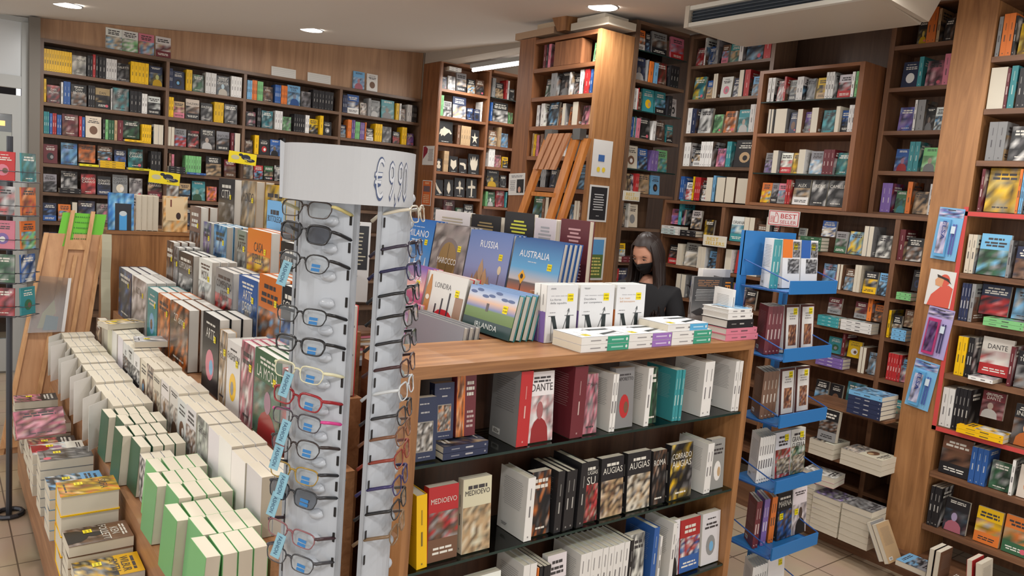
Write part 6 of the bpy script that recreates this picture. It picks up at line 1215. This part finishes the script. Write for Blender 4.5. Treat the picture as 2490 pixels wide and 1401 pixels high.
for k, y in enumerate((2.27, 2.10, 1.99)):
    fpile(4.05, y, .517, 3, .03, .15 if k != 1 else .1, .17, 'c', 'ken'[k], 'cream-edged', 'on the low ledge, place '+NUM[k+1], spine_out=False)
hero_book('hardcover_book', T(4.09,2.26,.61) @ RZ(-PI/2) @ RX(-R(4)), .11, .18, .035, 'k', 'e', 721, uniq('dark book with grey photo standing on the low ledge pile'), None, '', hard=False)
for k, (y, n, t, c2) in enumerate(((2.33,8,.031,'o'),(2.16,7,.03,'v'),(1.985,6,.036,'e'))):
    fpile(3.985 if k else 4.0, y, .119, n, t, .165, .16, 'c', c2, 'cream-edged', 'standing on the plinth, place '+NUM[k+1], spine_out=False, top='w' if k == 0 else 'e')
fpile(4.0, 2.25, .372, 2, .03, .19, .15, 'p', 'w', 'white-covered', 'above the plinth piles', rot=8, spine_out=False, top='w')
# leaning books at the foot of the red-edged bookcase
for k, (y, lean, c1, c2, h, lab) in enumerate(((1.795,28,'e','r','.2','first grey leaning'),(1.765,28,'a','n','.2','second tan leaning'),(1.56,0,'k','n','.17','dark upright'),(1.53,0,'n','a','.17','brown upright'),(1.37,6,'r','a','.19','red upright'),(1.33,6,'c','a','.19','cream upright'))):
    hero_book('hardcover_book', T(4.00,y,.1195) @ RX(R(-lean)) @ T(0,0,0) @ RZ(PI) , .13, float(h), .024, c1, c2, 740+k, uniq(lab+' book on plinth below the red-edged bookcase'), 'books on the plinth below the red-edged bookcase', hard=False)
for k, (y, c1, c2) in enumerate(((1.66,'e','s'),(1.43,'k','n'),(1.24,'n','r'))):
    fpile(3.97, y, .1195, 1 if k else 1, .03, .16, .15, c1, c2, ('grey-blue','dark brown','rust')[k]+' flat', 'below the red-edged bookcase, place '+NUM[k+1], spine_out=False)

# ------------------------------------------------------------------ desk with magazines seen past the spectacle stand
dk = empty('counter_desk', T(1.50,3.33,0), uniq('brown wooden counter desk seen behind the spectacle stand'), 'desk')
for nm, b, mt in (('front_panel',(0,.38,0,.02,.0,.98),WDL['X']),('top_board',(-.01,.39,-.015,.42,.981,1.01),GREYL),('side_panel',(.36,.38,.021,.4,0,.98),WDL['Z']),('groove_rail',(0,.38,-.006,-.0005,.60,.66),WDL['X']),('groove_rail',(0,.38,-.006,-.0005,.28,.33),WDL['X'])):
    m = MB(); m.box(*b); m.build(nm, dk, (mt,))
b0 = None
for i in range(9):
    M4 = T(1.80+.004*math.sin(i*2),3.50,1.011+i*.0125) @ RZ(R(3*math.sin(i))) @ Matrix(((0,0,-1,0),(1,0,0,0),(0,-1,0,0),(0,0,0,1))) 
    mm = MB(); mm.box(-.1,.1,-.006,.006,0,.15,PAL['acpnw'[i % 5]]); o = mm.build('magazine', None, (PRINT,)); o.matrix_world = M4 @ T(0,-.0065,-.0); tag(o, uniq('thin magazine, %s up in the heap on counter desk' % ORD[i+1]), 'magazine', 'magazines heaped on the counter desk')
m = MB(); m.box(-.07,.07,-.004,.004,0,.42,(206,206,204)); P = lambda x, y, q: (-.07+x,-.004-q,y); rg = random.Random(5)
quad(m, P, .01, .17, .13, .40, (44,46,50), .001); lines(m, P, .02, .19, .12, .37, 9, (190,184,160), .002, rg, .3, .5); ell(m, P, .045, .13, .018, .012, (206,196,40), .001)
o = m.build('price_board', None, (PRINT,)); o.matrix_world = T(1.76,3.66,1.24) @ RZ(-R(22)); tag(o, 'white board with black price list behind the spectacle stand', 'sign')
m = MB(); m.tube([(0,0,0),(0,0,.23)], .006, 6); m.box(-.04,.04,-.04,.04,0,.006); q_ = m.build('board_stand', o, (GREYP,)); q_.location = (0,.012,-.229)

# ------------------------------------------------------------------ revolving spectacle stand
CX, CY = .694, 1.491
sp_ = empty('spectacle_stand', T(CX, CY, 0), uniq('tall grey revolving spectacle stand in the middle'), 'display stand')
m = MB(); m.tube([(0,0,0),(0,0,.05)], .2, 24); m.build('base', sp_, (GREYP,))
m = MB(); m.tube([(.02,.02,.05),(.02,.02,1.9)], .010, 8); m.build('centre_pole', sp_, (GREYP,))
NRM = [R(203), R(318)]; CEN = [(-.006, .003), (.033, -.015)]
def panel_M(a): c = CEN[0 if a == NRM[0] else 1]; return T(c[0], c[1], 0) @ RZ(a+PI/2)       # local -y points outward along the panel normal
ZG1 = [1.795,1.748,1.690,1.583,1.523,1.467,1.412,1.368,1.312,1.256,1.210,1.125,1.07]
HW, RR, HT = .0765, .052, 1.93
for pi_, a in enumerate(NRM):
    o = empty('panel_group', Matrix.Identity(4)); bpy.data.objects.remove(o)
    m = MB(); n = 10; pts = []
    for i in range(n+1):
        x = -HW+2*HW*i/n; y = -RR-.044*(1-(x/HW)**2); pts.append((x, y))
    for i in range(n):
        (xa, ya), (xb, yb) = pts[i], pts[i+1]
        m.face([(xa,ya,.85),(xb,yb,.85),(xb,yb,HT-.03),(xa,ya,HT-.03)], (0,0,0)); m.face([(xa,ya+.004,.85),(xa,ya+.004,HT-.03),(xb,yb+.004,HT-.03),(xb,yb+.004,.85)], (0,0,0))
    o = m.build('display_panel', sp_, (GREYL,), smooth=False); o.matrix_local = panel_M(a)
    for sx in (-1, 1):
        m = MB(); m.box(min(sx*HW, sx*(HW+.008)), max(sx*HW, sx*(HW+.008)), -RR-.004, -RR+.004, .4, HT-.02); o = m.build('side_rail', sp_, (GREYP,)); o.matrix_local = panel_M(a)
    for z in ([.95+.055*k for k in range(17)]):
        m = MB()
        for sx in (-1, 1):
            for (dx, rr) in ((.018,.014),):
                cx = sx*dx if False else 0
        n1, n2 = 10, 5; V = []
        for j in range(n2+1):
            ph = PI/2*j/n2
            for i in range(n1): V.append((.019*math.cos(2*PI*i/n1)*math.cos(ph)+.040, -RR-.029-.014*math.sin(ph), z+.012*math.sin(2*PI*i/n1)*math.cos(ph)))
        b = len(m.v); m.v += V
        for j in range(n2):
            for i in range(n1): m.f.append((b+j*n1+i, b+j*n1+(i+1) % n1, b+(j+1)*n1+(i+1) % n1, b+(j+1)*n1+i)); m.m.append(0); m.c += [lin((0,0,0))]*4
        if pi_ < 2: o = m.build('nose_rest', sp_, (GREYL,), smooth=True); o.matrix_local = panel_M(a)
        if pi_ < 2:
            for sx in (-1, 1):
                m = MB(); m.box(sx*(HW-.006)-.0028, sx*(HW-.006)+.0028, -RR-.0085, -RR-.0065, z-.006, z+.014); o = m.build('temple_slot', sp_, (DARK,)); o.matrix_local = panel_M(a)
# price wrap around the top
m = MB(); n = 36; r_ = .133; z0, z1 = 1.812, 1.922; a0, a1 = R(150), R(345)
for i in range(n):
    p, q = a0+(a1-a0)*i/n, a0+(a1-a0)*(i+1)/n
    for s_, rr in ((1, r_), (-1, r_-.002)):
        F4 = [(rr*math.cos(p), rr*math.sin(p), z0), (rr*math.cos(q), rr*math.sin(q), z0), (rr*math.cos(q), rr*math.sin(q), z1), (rr*math.cos(p), rr*math.sin(p), z1)]
        m.face(F4 if s_ > 0 else F4[::-1], (178,180,183))
pw = m.build('price_wrap', sp_, (PRINT,))
for ang, wdt in ((R(284), .088),):
    m = MB(); P = lambda x, y, q: ((r_+.0006+q)*math.cos(ang+x/r_), (r_+.0006+q)*math.sin(ang+x/r_), z0+y)
    put_text(m, P, '\u20ac 9,90', 0, .012, .078, wdt, (60,74,110), o=.0004, off=.011); put_text(m, P, '\u20ac 9,90', 0, .0155, .0735, wdt*.965, (190,193,198), o=.0008, off=-.006); m.build('price_lettering', pw, (PRINT,))
m = MB(); m.face([(0,0,0),(0,.04,0),(0,.05,.118),(0,.0,.106)], (196,200,204)); m.face([(-.001,0,0),(-.001,.0,.106),(-.001,.05,.118),(-.001,.04,0)], (186,190,196)); o = m.build('folded_flap', pw, (PRINT,)); o.location = (r_*math.cos(a0)+.0, r_*math.sin(a0)-.02, z0)

def spectacles(M4, c, lens, lab, wide=.134, lh=.034, tag_=True, stk=True, c2=None, rnd=.6, tl=.066, thick=.002):
    root = empty('spectacles', M4, uniq(lab), 'spectacles', 'reading spectacles on the revolving stand'); fm_ = flat('frame_'+str(len(SEEN)), c, .3); fm2 = flat('temple_'+str(len(SEEN)), c2 or c, .3)
    lw = wide/2-.009; cx = lw/2+.008
    for sx in (-1, 1):
        pts = []
        for k in range(20):
            t = 2*PI*k/20; ct, st = math.cos(t), math.sin(t); e = rnd
            px = abs(ct)**e*(1 if ct >= 0 else -1)*lw/2; pz = abs(st)**e*(1 if st >= 0 else -1)*lh/2
            if pz < 0: px *= .9
            pts.append((sx*(cx+px), -.001+.05*(px/lw*.1)**2*8+abs(cx+px)**2*.9, pz))
        mb = MB(); mb.tube(pts, [thick if p[2] > 0 else thick*.7 for p in pts], 6, closed=True); mb.build('rim', root, (fm_,), smooth=True)
        mb = MB(); mb.face(pts if sx > 0 else pts[::-1], (0,0,0)); ln = mb.build('lens', root, (lens,))
        hx = sx*(cx+lw/2+.004); y0 = abs(hx)**2*.9
        mb = MB(); mb.tube([(sx*(cx+lw/2-.001), y0-.001, lh*.30), (hx, y0+.002, lh*.30), (hx+sx*.001, y0+.02, lh*.27), (hx, tl, lh*.12), (hx-sx*.002, tl+.018, -.008)], [.0028,.0036,.0038,.0036,.0042], 6); mb.build('temple', root, (fm2,), smooth=True)
        if stk and sx > 0:
            mb = MB(); mb.box(cx-.011, cx+.011, y0*.4-.002, y0*.4-.0015, -.006, .0, (34,110,170)); mb.box(cx-.011, cx+.011, y0*.4-.002, y0*.4-.0015, -.014, -.008, (34,110,170)); mb.build('lens_sticker', root, (PRINT,))
    mb = MB(); mb.tube([(-.0085,.0,lh*.12),(-.004,-.001,lh*.24),(.004,-.001,lh*.24),(.0085,.0,lh*.12)], .0022, 6); mb.build('bridge', root, (fm_,), smooth=True)
    if tag_:
        mb = MB(); mb.box(-.011,.011,-.0006,.0006,-.05,0,(126,170,186)); P = lambda x, y, q: (-.011+x,-.0006-q,-.05+y)
        put_text(mb, P, 'FASHION', .006, .045, .009, .038, (40,70,100), align='l', rot=True, o=.0006); g_ = mb.build('hang_tag', root, (PRINT,)); g_.location = (-.012 if tag_ is True else tag_, -.008, -.004); g_.rotation_euler = (0, R(8), R(10))
    return root
CL = [((50,40,34),(196,182,120),LENS,'half-rimmed black and clear',0),((24,24,28),None,LENSD,'black framed dark-lens',0),((28,26,28),None,LENS,'glossy black oval',1),((20,20,22),None,LENS,'slim black rectangular',0),((22,22,24),None,LENS,'thick black rectangular',0),((206,202,170),None,LENS,'clear cream plastic',1),
      ((140,24,32),None,LENS,'dark red',0),((60,54,60),(196,60,130),LENS,'grey framed pink-armed',1),((46,36,34),None,LENS,'dark brown round',1),((150,120,40),(30,30,34),LENS,'yellow and black',1),((40,42,46),None,LENSD,'tortoiseshell smoked-lens',1),((130,80,84),(60,40,44),LENS,'thin rose metal',1),((60,60,64),None,LENS,'grey wire',0)]
for k, z in enumerate(ZG1):
    c, c2, ln, lab, tg_ = CL[k]
    M4 = T(CX, CY, z) @ panel_M(NRM[0]) @ T(0, -RR-.062, 0) @ RX(-R(11)) @ RY(R(2*math.sin(k*1.3)))
    spectacles(M4, c if k else (56,44,38), ln, lab+' spectacles on the front panel, %s from top' % ORD[k+1], lh=.036 if ln is LENSD or k in (2,8) else .032, tag_=(-.012 if k % 2 else -.03) if tg_ else False, c2=c2, stk=k not in (0,1), rnd=.75 if k in (2,8) else .55, thick=.0026 if k in (1,4,6) else .0017)
ZG2 = [1.80,1.728,1.682,1.632,1.586,1.532,1.478,1.428,1.375,1.33,1.28,1.222,1.168,1.112]
C2L = [((196,188,170),'leopard-print cream'),((50,44,60),'mottled violet'),((34,34,70),'navy blue'),((34,36,40),'matt black'),((26,26,28),'black slim-armed'),((40,40,44),'marbled grey'),((60,34,36),'dark maroon'),((190,194,196),'clear crystal'),((44,44,46),'black and clear'),((110,72,50),'brown tortoise'),((130,50,36),'red tortoise'),((50,44,90),'indigo'),((30,30,32),'plain black'),((120,96,70),'spotted beige')]
for k, z in enumerate(ZG2):
    c, lab = C2L[k]; M4 = T(CX, CY, z) @ panel_M(NRM[1]) @ T(0, -RR-.062, 0) @ RX(-R(9))
    spectacles(M4, c, LENS, lab+' spectacles on the side panel, %s from top' % ORD[k+1], tag_=.0 if k % 2 else False, stk=False)
